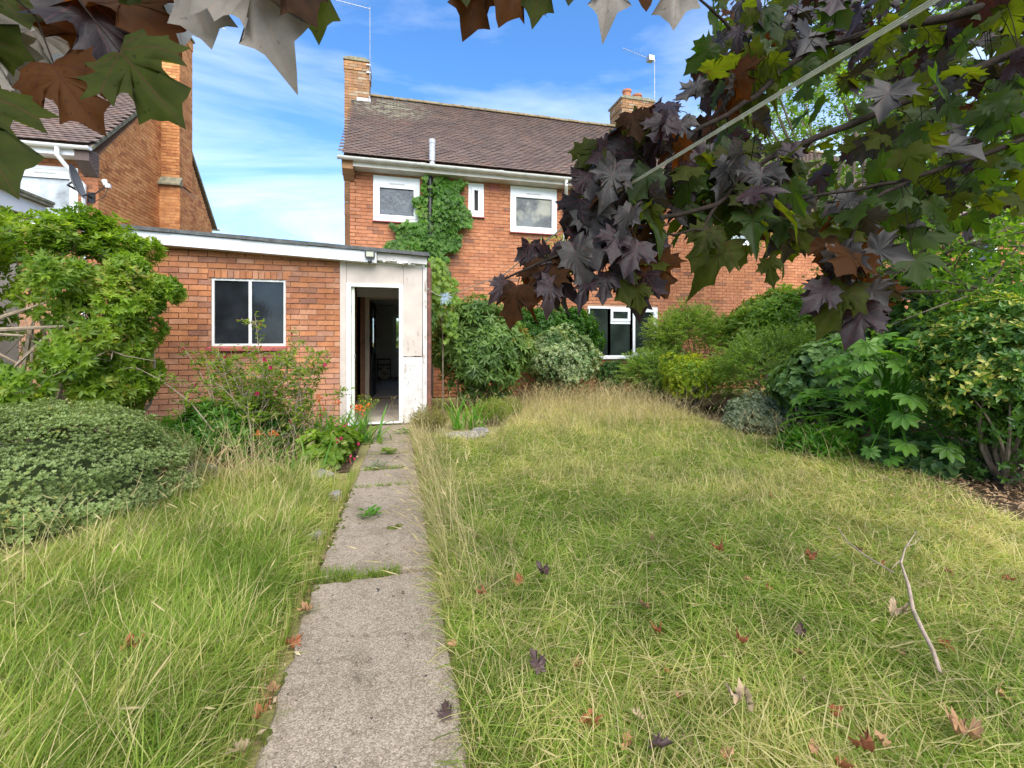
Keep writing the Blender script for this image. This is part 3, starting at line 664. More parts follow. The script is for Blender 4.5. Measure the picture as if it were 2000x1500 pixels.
dr = thing('door', None, None, (-.58, EY, 0)); dr.parent = EX; dr.location = Vector((-.58, EY, 0))-EX.location
m = MB(); m.prism([(-.592, EY+.03), (-.55, EY+.03), (-.60, EY+.75), (-.642, EY+.75)], 'z', .03, 1.98); m.build('leaf', M_mint, dr)
m = MB()
for z in (.35, 1.62): m.box((-.598, EY+.018, z), (-.585, EY+.034, z+.1))
m.box((-.556, EY+.018, .98), (-.54, EY+.05, 1.02)); m.build('hinge', M_metal, dr)
casement(EX, *WE, EY+.03, M_extglass, M_wframe, fw=.03, deep=.05, sill=False, lights=[(WE[0]+.03, -1.915, WE[2]+.03, WE[3]-.03, False), (-1.88, WE[1]-.03, WE[2]+.03, WE[3]-.03, False)])
m = MB(); 
for i in range(6):
    a = -2.40+i*.1625; m.prism([(EY-.075, 1.075), (EY-.075, 1.11), (EY+.03, 1.135), (EY+.03, 1.075)], 'x', a, a+.158)
m.build('tiled_sill', M_sill, EX)
# inside: kitchen passage, then the front room
def room(name, mt, polys):
    m = MB()
    for q in polys: m.box(*q)
    return m.build(name, mt, EX)
room('interior_floor', M_floorb, [((-2.98, EY+.02, -.01), (.29, 9.98, .004))])
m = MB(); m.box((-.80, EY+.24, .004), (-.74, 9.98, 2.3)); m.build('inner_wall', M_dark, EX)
brk = MB(); z = .01; row = 0
while z < 2.25:
    u = EY+.25-(.1125 if row % 2 else 0)
    while u < 9.9:
        a_, b_ = max(u, EY+.25), min(u+.215, 9.95)
        if b_-a_ > .03: brk.box((-.745, a_, z), (-.735+random.uniform(0, .003), b_, z+.065), 0, random.random())
        u += .225
    z += .075; row += 1
brk.build('inner_brickwork', M_cbrick, EX, kind='stuff')
m = MB(); m.box((-.74, 9.90, 2.12), (.29, 9.975, 2.3)); m.build('bulkhead', M_plaster, EX)
m = MB(); m.box((-.58, 9.93, .0), (-.495, 9.995, 2.16)); m.box((.335, 9.93, 0), (.41, 9.995, 2.16)); m.box((-.495, 9.93, 2.08), (.335, 9.995, 2.16)); m.build('inner_door_frame', M_cream, H0)
m = MB(); m.box((HX0+.21, 10.26, -.01), (HX1-.1, 16.0, .004)); m.build('interior_floor', M_floorb, H0)
m = MB(); wall_with_holes(m, HX0+.2, HX1, 0, 4.79, [(-.06, 2.5, .85, 2.12)], 16.0, 16.2); m.build('front_wall', M_plaster, H0)
m = MB(); m.box((HX0+.21, 10.26, 2.4), (HX1, 16.0, 2.46)); m.build('ceiling', M_plaster, H0)
m = MB(); m.box((2.6, 10.26, 0), (2.68, 15.99, 2.4)); m.build('partition', M_plaster, H0)
casement(H0, -.06, 2.5, .85, 2.12, 16.03, M_clear, sill=False, lights=[(.0, .70, .91, 2.06, True), (.75, 1.60, .91, 2.06, True), (1.65, 2.44, .91, 2.06, True)])  # window made wider to let more daylight into the room
m = MB(); m.box((-.0, 15.92, .18), (1.1, 15.985, .68))
for i in range(18): m.box((.02+i*.06, 15.905, .2), (.05+i*.06, 15.919, .66))
m.build('radiator', M_white, H0)
idr = thing('inner_door', None, None, (-.49, 10.2, 0)); idr.parent = H0; idr.location = Vector((-.49, 10.2, 0))-H0.location
m = MB(); 
for z0_, z1_ in ((.01, .25), (.95, 1.08), (1.95, 2.05)): m.prism([(-.492, 10.27), (-.452, 10.27), (-.40, 11.02), (-.44, 11.02)], 'z', z0_, z1_)
for f0, f1 in ((0, .12), (.88, 1.0)):
    p = lambda f, o: (-.492+.052*f+o, 10.27+.75*f)
    m.prism([p(f0, 0), p(f0, .04), p(f1, .04), p(f1, 0)], 'z', .25, 1.95)
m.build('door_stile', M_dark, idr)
m = MB(); m.prism([(-.478, 10.36), (-.470, 10.36), (-.428, 10.93), (-.436, 10.93)], 'z', .25, 1.95); m.build('pane', M_clear, idr)
bx = thing('storage_box', 'small cream box on the floor of the room beyond the doorway', 'box', (-.31, 15.2, .004))
m = MB(); m.box((-.42, 15.1, .004), (-.18, 15.35, .27)); m.build('body', M_cream, bx)
m = MB(); m.box((-.43, 15.09, .275), (-.17, 15.36, .30)); m.box((-.36, 15.14, .30), (-.24, 15.3, .36)); m.build('lid', M_plaster, bx)
m = MB(); m.box((-.34, 15.085, .14), (-.26, 15.099, .17)); m.build('handle', M_dark, bx)
ff = thing('dark_chair_frame', 'dark open chair frame behind the cream box indoors', 'chair', (-.38, 15.6, .004))
m = MB()
for x in (-.52, -.12): m.box((x-.015, 15.6, .004), (x+.015, 15.63, .60)); m.box((x-.015, 15.42, .004), (x+.015, 15.45, .3))
m.build('frame', M_black, ff)
m = MB(); m.box((-.535, 15.599, .60), (-.105, 15.631, .64)); m.box((-.505, 15.602, .42), (-.135, 15.628, .46)); m.build('backrest', M_black, ff)
m = MB(); m.box((-.535, 15.42, .30), (-.105, 15.598, .33)); m.build('seat', M_black, ff)
# front-garden hedge beyond the far window
# security floodlight
fl = thing('floodlight', 'small black security floodlight fixed to the white fascia', 'lamp', (-.33, 6.74, 2.40))
m = MB(); m.box((-.39, 6.70, 2.375), (-.265, 6.745, 2.47)); 
for i in range(5): m.box((-.38+i*.025, 6.745, 2.385), (-.372+i*.025, 6.754, 2.46))
m.box((-.395, 6.692, 2.455), (-.26, 6.70, 2.475)); m.box((-.395, 6.692, 2.37), (-.26, 6.70, 2.385)); m.box((-.395, 6.692, 2.385), (-.377, 6.70, 2.455)); m.box((-.278, 6.692, 2.385), (-.26, 6.70, 2.455)); m.build('housing', M_black, fl)
m = MB(); m.box((-.376, 6.695, 2.386), (-.279, 6.699, 2.454)); m.build('lens', M_lampglass, fl)
m = MB(); m.box((-.345, 6.70, 2.335), (-.31, 6.75, 2.374)); m.lathe((-.328, 6.71, 2.29), [(.01, 0), (.026, .012), (.028, .03), (.02, .045)], 10); m.build('motion_sensor', M_black, fl)
# rusty-brown downpipe at the corner
dp = MB(); dp.tube([(.505, 6.90, .02), (.505, 6.90, 2.28), (.50, 6.95, 2.36)], .032, 10)
for z in (.35, 1.9): dp.tube([(.505, 6.90, z), (.505, 6.90, z+.05)], .039, 10)
o = dp.build('downpipe', M_rust, EX)

# ------------------------------------------------------------------ neighbour's house on the left
NB = thing('neighbouring_house', 'amber brick house with gable chimney and white windows beyond the left shrub', 'house', (-8.5, 13, 0))
GX, NY, NYB, RY = -5.6, 10.7, 16.5, 13.6
m = MB(); m.prism([(NY, 0), (NYB, 0), (NYB, 4.8), (RY, 7.72), (NY, 4.8)], 'x', GX-.25, GX-.012); m.build('gable_wall', M_mortar, NB)
gb = MB(); row = 0; z = 1.5
sl = (7.72-4.8)/(RY-NY)
while z < 7.6:
    lim0 = NY if z < 4.75 else NY+(z-4.75)/sl; lim1 = NYB if z < 4.75 else NYB-(z-4.75)/sl
    u = lim0-(.1125 if row % 2 else 0)
    while u < lim1:
        a_, b_ = max(u, lim0), min(u+.215, lim1)
        if b_-a_ > .03:
            o_ = random.uniform(0, .006)
            gb.box((GX-.02, a_, z), (GX+o_, b_, z+.065), 0, random.random())
        u += .225
    z += .075; row += 1
gb.build('gable_brickwork', M_nbrick, NB, kind='stuff')
# brick-on-edge course following the verge (a few dark headers show along it)
vc = MB()
for i in range(36):
    f = i/36; y = NY+.05+f*(RY-NY-.05); z = 4.83+f*(7.72-4.83)-.17
    if i % 1 == 0: vc.prism([(y, z), (y+.055, z+.055*sl), (y+.055+.08, z+.055*sl-.10), (y+.08, z-.10)], 'x', GX+.001, GX+.010, 0, random.choice([.1, .2, .82, .88, .6]))
vc.build('verge_course', M_nbrick, NB, kind='stuff')
nwin = (-6.98, -5.92, 3.42, 4.55); nwin2 = (-9.4, -8.2, 3.42, 4.55)
m = MB(); wall_with_holes(m, -13, GX-.012, 0, 4.8, [nwin, nwin2], NY+.012, NY+.2); m.build('wall', M_mortar, NB)
brick_parts(NB, lay(-13, GX, 2.0, 4.75, [nwin, nwin2]), NY, M_brick, 'h', 0, lambda b: 0)
casement(NB, *nwin, NY, M_net, top_panel=.10, vent=True, sill=True, red=False); casement(NB, *nwin2, NY, M_net, red=False)
tiled_slope(NB, -13, GX+.04, (NY-.33, 4.92), (RY, 7.85), 300, lambda p: abs(p.x+5.6)*.8+abs(p.y-11))
m = MB(); xa, xb = -13, GX+.03
m.add([(xa, NY-.3, 4.89), (xb, NY-.3, 4.89), (xb, RY, 7.80), (xa, RY, 7.80), (xa, NYB+.3, 4.89), (xb, NYB+.3, 4.89), (xa, NY-.3, 4.83), (xb, NY-.3, 4.83), (xb, RY, 7.74), (xa, RY, 7.74), (xa, NYB+.3, 4.83), (xb, NYB+.3, 4.83)],
    [(0, 1, 2, 3), (3, 2, 5, 4), (6, 9, 8, 7), (9, 10, 11, 8), (1, 7, 8, 2), (2, 8, 11, 5), (0, 6, 7, 1)]); m.build('roof_deck', M_tile, NB)
m = MB(); m.prism([(NY-.3, 4.80), (NY-.3, 4.88), (RY, 7.79), (RY, 7.70)], 'x', GX+.01, GX+.05); m.prism([(NYB+.3, 4.80), (NYB+.3, 4.88), (RY, 7.79), (RY, 7.70)], 'x', GX+.01, GX+.05); m.build('verge', M_cap, NB)
ridge_row(NB, -13, GX, RY, 7.88)
m = MB(); m.box((-13, NY-.28, 4.70), (GX-.05, NY-.26, 4.86)); m.box((-13, NY-.26, 4.70), (GX-.05, NY+.012, 4.72)); m.build('soffit', M_white, NB)
m = MB(); m.prism([(NY-.30, 4.62), (NY-.02, 4.40), (NY-.003, 4.40), (NY-.003, 4.86), (NY-.30, 4.86)], 'x', GX-.22, GX+.012)
for k in range(6): m.box((GX-.23, NY-.30+.035*k, 4.84-.055*k-.045), (GX+.02, NY-.004, 4.84-.055*k))
m.build('corbel', M_tile, NB)
gutter(NB, -13, GX+.06, NY-.36, 4.87, M_white)
gutter(NB, -9, GX+.10, NYB+.36, 4.87, M_white)
m = MB(); m.tube([(-6.05, NY-.36, 4.83), (-6.05, NY-.36, 4.66), (-5.92, NY-.20, 4.40), (-5.80, NY-.06, 4.22), (-5.80, NY-.06, 2.5), (-5.8, NY-.06, .1)], .038, 8); m.build('downpipe', M_white, NB)
CN = chimney(NB, GX, GX+.40, 13.2, 13.95, 5.15, 9.15, M_nbrick, [])
m = MB(); z = 1.5; row = 0
m.box((GX, 13.12, 1.5), (GX+.44, 14.05, 5.08), 1)
while z < 5.02:
    for (fx, u0, u1) in (('f', GX, GX+.45), ('r', 13.11, 14.06)):
        u = u0-(.1125 if row % 2 else 0)
        while u < u1:
            a_, b_ = max(u, u0), min(u+.215, u1)
            if b_-a_ > .03:
                o_ = random.uniform(.002, .006)
                if fx == 'f': m.box((a_, 13.12-o_, z), (b_, 13.13, z+.065), 0, random.random())
                else: m.box((GX+.43, a_, z), (GX+.44+o_, b_, z+.065), 0, random.random())
            u += .225
    z += .075; row += 1
m.build('chimney_breast', [M_nbrick, M_mortar], NB)
m = MB(); m.prism([(13.02, 5.06), (13.02, 5.10), (13.19, 5.30), (13.19, 5.06)], 'x', GX+.003, GX+.47); m.build('shoulder_stone', M_cap, NB)
# satellite dish beside the corner
sd_ = thing('satellite_dish', 'dark grey satellite dish on the neighbouring house corner', 'satellite dish', (-5.66, NY-.05, 3.9))
dc = Vector((-5.70, NY-.42, 4.18)); ax = Vector((.93, .20, .26)).normalized(); u_ = ax.cross(Vector((0, 0, 1))).normalized(); v_ = u_.cross(ax).normalized()
m = MB(); vs_ = []; rings = 6; n = 22
for i in range(rings+1):
    r = i/rings
    for k in range(n):
        a_ = 2*math.pi*k/n; vs_.append(dc+u_*(math.cos(a_)*.26*r)+v_*(math.sin(a_)*.32*r)+ax*(.075*r*r-.07))
fs_ = [(i*n+k, i*n+(k+1) % n, (i+1)*n+(k+1) % n, (i+1)*n+k) for i in range(rings) for k in range(n)]
m.add(vs_, fs_); m.add([v-ax*.008 for v in vs_], [f[::-1] for f in fs_]); m.build('reflector', M_dish, sd_, smooth=True)
m = MB(); foot = dc-v_*.27; tip = dc+ax*.42-v_*.12
m.tube([foot, foot+ax*.2+v_*.02, tip], .012, 6); m.build('feed_arm', M_black, sd_)
m = MB(); m.tube([tip-ax*.03+v_*.0, tip+v_*.10-ax*.03], [.035, .045], 8); m.box((tip.x-.03, tip.y-.03, tip.z-.05), (tip.x+.04, tip.y+.03, tip.z+.02)); m.build('receiver', M_white, sd_)
m = MB(); m.tube([dc-ax*.07, dc-ax*.16-v_*.05, (-5.70, NY-.12, 4.0), (-5.70, NY, 4.0)], .02, 6); m.box((-5.76, NY-.02, 3.9), (-5.64, NY-.001, 4.1)); m.tube([tip-v_*.03, tip-v_*.2-ax*.1, foot-v_*.2, (-5.70, NY-.05, 3.75), (-5.70, NY-.04, 3.0)], .006, 5); m.build('bracket', M_black, sd_)
# neighbour's low outbuilding behind the shrub
OB = thing('cream_outbuilding', 'low cream rendered outbuilding with white fascia behind the left shrub', 'outbuilding', (-6, 5.5, 0))
m = MB(); m.box((-8, 3.3, 0), (-4.32, 6.75, 2.66)); m.build('wall', M_cream, OB)
m = MB(); m.box((-8.1, 3.1, 2.68), (-4.16, 3.13, 2.86)); m.box((-4.18, 3.13, 2.68), (-4.15, 6.9, 2.86)); m.box((-8.1, 6.87, 2.68), (-4.18, 6.9, 2.86)); m.build('fascia_board', M_white, OB)
m = MB(); m.box((-8.2, 3.05, 2.862), (-4.10, 6.95, 2.90)); m.box((-4.34, 3.05, 2.901), (-4.09, 6.96, 2.93)); m.build('roof', M_cap, OB)
# ------------------------------------------------------------------ leaf templates (base at 0, length 1 along +Y, face +Z)
def tpl(v, f): return np.array(v, float), np.array(f, int)
LANCE = tpl([(0, 0, 0), (-.15, .45, .045), (0, .5, -.02), (.15, .45, .045), (0, 1, -.10)], [(0, 2, 1), (0, 3, 2), (2, 4, 1), (2, 3, 4)])
OVATE = tpl([(0, 0, 0), (-.27, .48, .05), (0, .45, -.03), (.27, .48, .05), (0, 1, -.12)], [(0, 2, 1), (0, 3, 2), (2, 4, 1), (2, 3, 4)])
ROUND = tpl([(0, 0, 0), (-.40, .25, .06), (0, .45, -.04), (.40, .25, .06), (-.36, .7, .02), (.36, .7, .02), (0, 1, -.10)],
            [(0, 2, 1), (0, 3, 2), (2, 4, 1), (2, 3, 5), (2, 6, 4), (2, 5, 6)])
IVY = tpl([(0, 0, 0), (-.42, -.02, .05), (-.30, .30, .03), (-.45, .55, 0), (-.16, .62, .02), (0, 1, -.10), (.16, .62, .02), (.45, .55, 0), (.30, .30, .03), (.42, -.02, .05), (0, .4, -.05)],
          [(0, 10, 1), (1, 10, 2), (2, 10, 3), (3, 10, 4), (4, 10, 5), (5, 10, 6), (6, 10, 7), (7, 10, 8), (8, 10, 9), (9, 10, 0)])
NEEDLE = tpl([(-.09, 0, 0), (.09, 0, 0), (0, 1, 0)], [(0, 1, 2)])
def bladeT(k, bend=.35, w=.5):
    v = []; f = []
    for i in range(k):
        q = i/k; v += [(-w*(1-q*.55), q, bend*q*q), (w*(1-q*.55), q, bend*q*q)]
    v.append((0, 1, bend))
    for i in range(k-1): f += [(2*i, 2*i+1, 2*i+3), (2*i, 2*i+3, 2*i+2)]
    f.append((2*k-2, 2*k-1, 2*k)); return tpl(v, f)
STRAP = bladeT(4, -.45)
DIAM = tpl([(0, 0, 0), (-.24, .55, .03), (.24, .55, .03), (0, 1, -.03)], [(0, 2, 1), (1, 2, 3)])

# leaf colours (albedo)
M_pieris = leafmat('bright_green_leaf', [(0, (.065, .13, .012)), (.4, (.135, .225, .020)), (.75, (.215, .31, .034)), (.93, (.33, .38, .07)), (1, (.34, .25, .06))], .38, .38)
M_hebe = leafmat('grey_green_leaf', [(0, (.115, .16, .055)), (.5, (.20, .26, .095)), (.82, (.28, .345, .15)), (.95, (.33, .29, .08)), (1, (.30, .20, .06))], .5, .25)
M_creeper = leafmat('creeper_leaf', [(0, (.03, .09, .010)), (.5, (.07, .17, .018)), (.9, (.13, .25, .035)), (1, (.22, .27, .05))], .45, .35)
M_rhodo = leafmat('rhododendron_leaf', [(0, (.065, .125, .028)), (.5, (.125, .205, .045)), (.86, (.20, .29, .08)), (.93, (.32, .19, .055)), (1, (.36, .17, .045))], .4, .25)
M_varie = leafmat('variegated_leaf', [(0, (.07, .14, .05)), (.38, (.13, .21, .08)), (.55, (.28, .34, .17)), (1, (.44, .47, .28))], .42, .3)
M_dkgreen = leafmat('dark_green_leaf', [(0, (.035, .09, .022)), (.5, (.06, .14, .03)), (1, (.10, .19, .045))], .4, .25)
M_nandina = leafmat('feathery_leaf', [(0, (.12, .20, .04)), (.5, (.21, .31, .065)), (.9, (.30, .39, .10)), (1, (.38, .33, .10))], .5, .35)
M_yellow = leafmat('golden_leaf', [(0, (.12, .22, .02)), (.4, (.26, .33, .025)), (.8, (.42, .42, .03)), (1, (.55, .50, .06))], .42, .35)
M_bluegrey = leafmat('blue_grey_leaf', [(0, (.11, .145, .085)), (.6, (.21, .25, .16)), (.94, (.31, .34, .25)), (1, (.24, .17, .10))], .6, .2)
M_laurel = leafmat('glossy_leaf', [(0, (.09, .17, .02)), (.5, (.18, .30, .035)), (.86, (.28, .39, .055)), (.93, (.44, .30, .09)), (1, (.48, .28, .10))], .3, .3)
M_ivyleaf = leafmat('blue_green_round_leaf', [(0, (.075, .145, .045)), (.5, (.13, .22, .07)), (1, (.21, .31, .115))], .35, .28)
M_fatsia = leafmat('palmate_leaf', [(0, (.06, .15, .022)), (.5, (.11, .23, .032)), (1, (.17, .31, .05))], .34, .32)
M_elae = leafmat('gold_splashed_leaf', [(0, (.05, .12, .022)), (.45, (.09, .19, .03)), (.62, (.14, .25, .035)), (.68, (.48, .46, .10)), (1, (.58, .54, .15))], .30, .25)
M_apple = leafmat('apple_leaf', [(0, (.07, .15, .018)), (.5, (.14, .25, .028)), (1, (.22, .34, .04))], .45, .45)
M_fuchsia = leafmat('fuchsia_leaf', [(0, (.09, .16, .018)), (.5, (.18, .27, .03)), (.80, (.27, .33, .05)), (.9, (.26, .17, .055)), (1, (.32, .15, .06))], .45, .4)
M_strap = leafmat('strap_leaf', [(0, (.07, .19, .02)), (.6, (.13, .29, .035)), (.95, (.22, .36, .05)), (1, (.34, .28, .08))], .4, .4)
M_heather = leafmat('heather_sprig', [(0, (.13, .135, .03)), (.6, (.22, .205, .05)), (1, (.32, .26, .09))], .8, .2)
M_goldheather = leafmat('lime_heather_sprig', [(0, (.11, .17, .02)), (.6, (.20, .26, .035)), (1, (.30, .32, .06))], .8, .25)
M_grass = leafmat('lawn_grass', [(0, (.13, .215, .026)), (.3, (.225, .32, .045)), (.50, (.32, .39, .075)), (.64, (.45, .44, .14)), (.80, (.57, .50, .22)), (1, (.70, .59, .33))], .6, .40, (1.45, 1.5, .85))
M_straw = leafmat('dry_grass', [(0, (.40, .33, .15)), (.5, (.52, .42, .21)), (1, (.60, .47, .26))], .75, .3, (1, 1, .85))
def flat(name, c, r=.6): return leafmat(name, [(0, tuple(x*.75 for x in c)), (1, tuple(min(1, x*1.2) for x in c))], r, .3, (1, 1, 1))
M_pink = flat('magenta_petal', (.55, .03, .12)); M_orange = flat('orange_petal', (.75, .17, .025)); M_seed = flat('seed_head', (.46, .26, .10), .8)
M_litter = leafmat('dry_leaf_litter', [(0, (.12, .07, .04)), (.5, (.30, .18, .095)), (.8, (.44, .28, .15)), (1, (.52, .40, .27))], .85, .1, (1, 1, 1))
M_deadA = leafmat('tan_dead_leaf', [(0, (.32, .17, .085)), (1, (.45, .26, .135))], .7, .15, (1, 1, 1))
M_deadB = leafmat('russet_dead_leaf', [(0, (.32, .11, .05)), (1, (.42, .16, .07))], .6, .2, (1, 1, 1))
M_deadC = leafmat('dark_purple_dead_leaf', [(0, (.055, .035, .035)), (1, (.13, .075, .06))], .5, .1, (1, 1, 1))
M_deadD = leafmat('pale_dead_leaf', [(0, (.36, .26, .16)), (1, (.48, .35, .22))], .75, .15, (1, 1, 1))
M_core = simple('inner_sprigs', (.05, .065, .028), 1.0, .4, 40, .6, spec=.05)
M_moss = simple('moss', (.085, .10, .02), 1.0, .5, 30, .9, spec=.1, bscale=120)

UP = np.array((0., 0., 1.))
def lobes(c, rad, n, lr, inner=.62, squash=1.0):
    """Centres and radii of the clumps a crown is built from."""
    d = rdir(n); d[:, 2] = np.where(d[:, 2] < -.35, -d[:, 2]*.6, d[:, 2])
    return np.array(c)+d*np.array(rad)*rng.uniform(inner*.7, inner*1.15, (n, 1)), lr*rng.uniform(.65, 1.25, n)
def crown_points(c, rad, lc, lrad, n, zmin=0.05, shell=.75):
    """Shoot positions on the clumps' outer skin, with their outward directions."""
    i = rng.integers(0, len(lc), n*2); d = rdir(n*2)
    out = unit((lc[i]-np.array(c))/np.array(rad)); keep = (np.sum(d*out, 1) > -.25)
    p = lc[i]+d*lrad[i][:, None]*rng.uniform(shell, 1.05, (n*2, 1)); keep &= p[:, 2] > zmin
    i = np.nonzero(keep)[0][:n]; return p[i], unit(d[i]*.7+out[i]*.5)
def whorl(LV, T, p, ax, k, spread, length, width, tint, mi=0, jit=.25, droop=.0, tj=.08):
    """k leaves round each shoot tip."""
    n = len(p); a0 = rng.uniform(0, 6.28, n); t1 = unit(np.cross(ax, rdir(n))); t2 = np.cross(ax, t1)
    for j in range(k):
        a = a0+6.283*j/k+rng.normal(0, .18, n); s = spread+rng.normal(0, jit, n)
        rad = t1*np.cos(a)[:, None]+t2*np.sin(a)[:, None]
        d = ax*np.cos(s)[:, None]+rad*np.sin(s)[:, None]; d[:, 2] -= droop
        nrm = unit(ax+rdir(n)*.2)
        L_ = length*rng.uniform(.65, 1.15, n)
        LV.add(T, p+rdir(n)*length*.08, d, nrm, np.stack([L_*width, L_, L_], 1), np.clip(tint+rng.normal(0, tj, n), 0, 1), mi)
def single(LV, T, p, d, nrm, length, width, tint, mi=0):
    n = len(p); L_ = length*rng.uniform(.6, 1.2, n); LV.add(T, p, d, nrm, np.stack([L_*width, L_, L_], 1), tint, mi)
def limbs(m, base, tips, r0, wob=.12, n=5):
    for tp in tips:
        b = np.array(base)+rng.normal(0, r0*.8, 3)*np.array((1, 1, 0)); pts = []; rr = []
        bow = rng.normal(0, wob, 3)
        for i in range(n+1):
            f = i/n; q = b*(1-f)+np.array(tp)*f; q = q+bow*math.sin(math.pi*f)+np.array((0, 0, .25))*math.sin(math.pi*f)*wob; pts.append(q); rr.append(r0*(1-f*.85)+.0015)
        m.tube(pts, rr, 5, cap=False)
def clumptint(p, freq, lo, hi, seed=0):
    """Slow variation from clump to clump plus leaf-to-leaf noise, in lo..hi."""
    ph = np.sin(p[:, 0]*freq+seed)+np.sin(p[:, 1]*freq*1.3+seed*2)+np.sin(p[:, 2]*freq*1.7+seed*3)
    return np.clip(lo+(hi-lo)*(.5+ph*.13+rng.normal(0, .17, len(p))), 0, 1)

def shrub(name, label, cat, base, c, rad, m_leaf, T, nl=26, lr=.3, nshoot=2500, k=6, spread=1.0, length=.07, width=1.0, stem=True, stem_r=.018, zmin=.05, inner=.62, tl=(0, 1), freq=6, droop=0, up=.25, group=None, extra=None, part='foliage', core=True, tj=.08):
    t = thing(name, label, cat, base, group)
    lc, lrad = lobes(c, rad, nl, lr, inner)
    p, ax = crown_points(c, rad, lc, lrad, nshoot, zmin)
    ax = unit(ax+np.array((0, 0, up)))
    LV = Leaves(); whorl(LV, T, p, ax, k, spread, length, width, clumptint(p, freq, *tl, seed=len(name)), droop=droop, tj=tj)
    if core:   # sparser leaves inside the crown, from the darker end of the tint range
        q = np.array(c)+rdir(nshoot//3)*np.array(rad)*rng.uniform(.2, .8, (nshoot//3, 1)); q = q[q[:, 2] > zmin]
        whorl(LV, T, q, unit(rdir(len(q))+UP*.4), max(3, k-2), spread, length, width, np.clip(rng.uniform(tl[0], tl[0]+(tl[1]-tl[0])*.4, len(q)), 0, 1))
    if extra: extra(LV, p, ax)
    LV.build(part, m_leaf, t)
    if stem:
        m = MB(); limbs(m, base, [q for q in lc if q[2] > zmin][:30], stem_r); m.build('stem', M_bark, t)
    return t

# ------------------------------------------------------------------ the border plants
# 1 big bright shrub at the left, open at its middle so that limbs show
t = thing('evergreen_shrub', 'large bright green evergreen shrub with bare limbs in front of the cream outbuilding', 'shrub', (-3.3, 5.5, 0))
C1 = (-3.05, 5.35, 1.62); R1 = (1.05, .85, .85)
lc = []; 
for (x, y, z, r) in [(-3.5, 5.2, 1.98, .40), (-3.05, 5.2, 2.03, .40), (-2.65, 5.3, 1.93, .36), (-3.85, 5.3, 1.85, .4), (-2.35, 5.3, 1.78, .30), (-2.95, 5.0, 1.80, .34), (-2.28, 5.25, 1.60, .26), (-2.12, 5.3, 1.76, .20), (-2.2, 5.2, 1.50, .20),
                     (-2.55, 5.15, 1.45, .32), (-3.9, 5.0, 1.62, .26), (-2.75, 5.0, 1.12, .30), (-2.45, 5.2, 1.05, .28), (-3.15, 4.75, .88, .30), (-2.75, 4.85, .82, .30), (-3.45, 4.75, .86, .26), (-2.30, 5.3, 1.25, .22), (-3.0, 5.7, 2.25, .35), (-3.5, 5.8, 2.1, .4),
                     (-2.5, 5.6, 2.1, .28), (-3.75, 5.6, 1.45, .3), (-2.4, 5.5, .85, .25), (-2.9, 5.3, 2.2, .22), (-2.45, 5.3, .95, .26), (-2.6, 5.1, .72, .26), (-2.35, 5.35, .70, .22), (-2.68, 5.1, 1.78, .26)]:
    for _ in range(4):
        o_ = rng.normal(0, r*.5, 3); lc.append((x+o_[0], y+o_[1], z+o_[2]*.8, r*rng.uniform(.4, .62)))
lc = np.array(lc)
lc[:, 0] -= .10+np.clip((lc[:, 0]+2.75)*.22, 0, .2)
p, ax = crown_points(C1, R1, lc[:, :3], lc[:, 3], 5400, .3)
ax = unit(ax+np.array((0, 0, .45)))
LV = Leaves(); whorl(LV, LANCE, p, ax, 8, .95, .078, 1.15, clumptint(p, 7, .0, .95), droop=.08); LV.build('foliage', M_pieris, t)
m = MB(); 
for tip in lc[::4, :3]: limbs(m, (-3.35, 5.55, .0), [tip], .030, .22)
for q in [(-3.0, 5.0, 1.55), (-3.1, 4.9, 1.25), (-2.7, 5.0, 1.35), (-3.2, 5.0, 1.0)]: m.tube([(-4.6, 5.0, .9), (-4.0, 4.95, 1.15), (-3.6, 4.95, 1.28), q], [.04, .034, .026, .008], 6)
for _ in range(40):
    a_ = np.array((rng.uniform(-3.7, -2.5), rng.uniform(4.9, 5.5), rng.uniform(.8, 1.5))); b_ = a_+rng.normal(0, .22, 3); m.tube([a_, (a_+b_)/2+rng.normal(0, .04, 3), b_], [.006, .005, .002], 4, cap=False)
m.build('limb', M_twig, t)

# 2 hebe dome
t = thing('domed_shrub', 'low dome of tiny grey green leaves beside the left lawn', 'shrub', (-2.5, 4.15, 0))
C2 = np.array((-2.50, 4.05, .05)); R2 = np.array((.97, .95, .66))
d = rdir(22500); d[:, 2] = np.abs(d[:, 2])*.98-.06; d = unit(d)
bumpy = 1+.045*np.sin(d[:, 0]*17+1)*np.sin(d[:, 1]*15)+.05*np.sin(d[:, 2]*21+d[:, 0]*6)
layer = np.sin(d[:, 2]*24+d[:, 0]*5+np.sin(d[:, 1]*7)*1.5)           # sprays lie in shelves with dark slots between
keep = (layer > -.72) | (rng.random(22500) < .3) | (d[:, 2] > .62)
p = C2+d*R2*bumpy[:, None]*rng.uniform(.93, 1.03, (22500, 1)); ok = keep & (p[:, 2] > .06); p = p[ok]; dn = unit(d[ok]/R2)
LV = Leaves(); whorl(LV, DIAM, p, unit(dn+UP*.5+rdir(len(p))*.25), 7, .8, .021, 1.0, clumptint(p, 5, .12, .86), jit=.2)

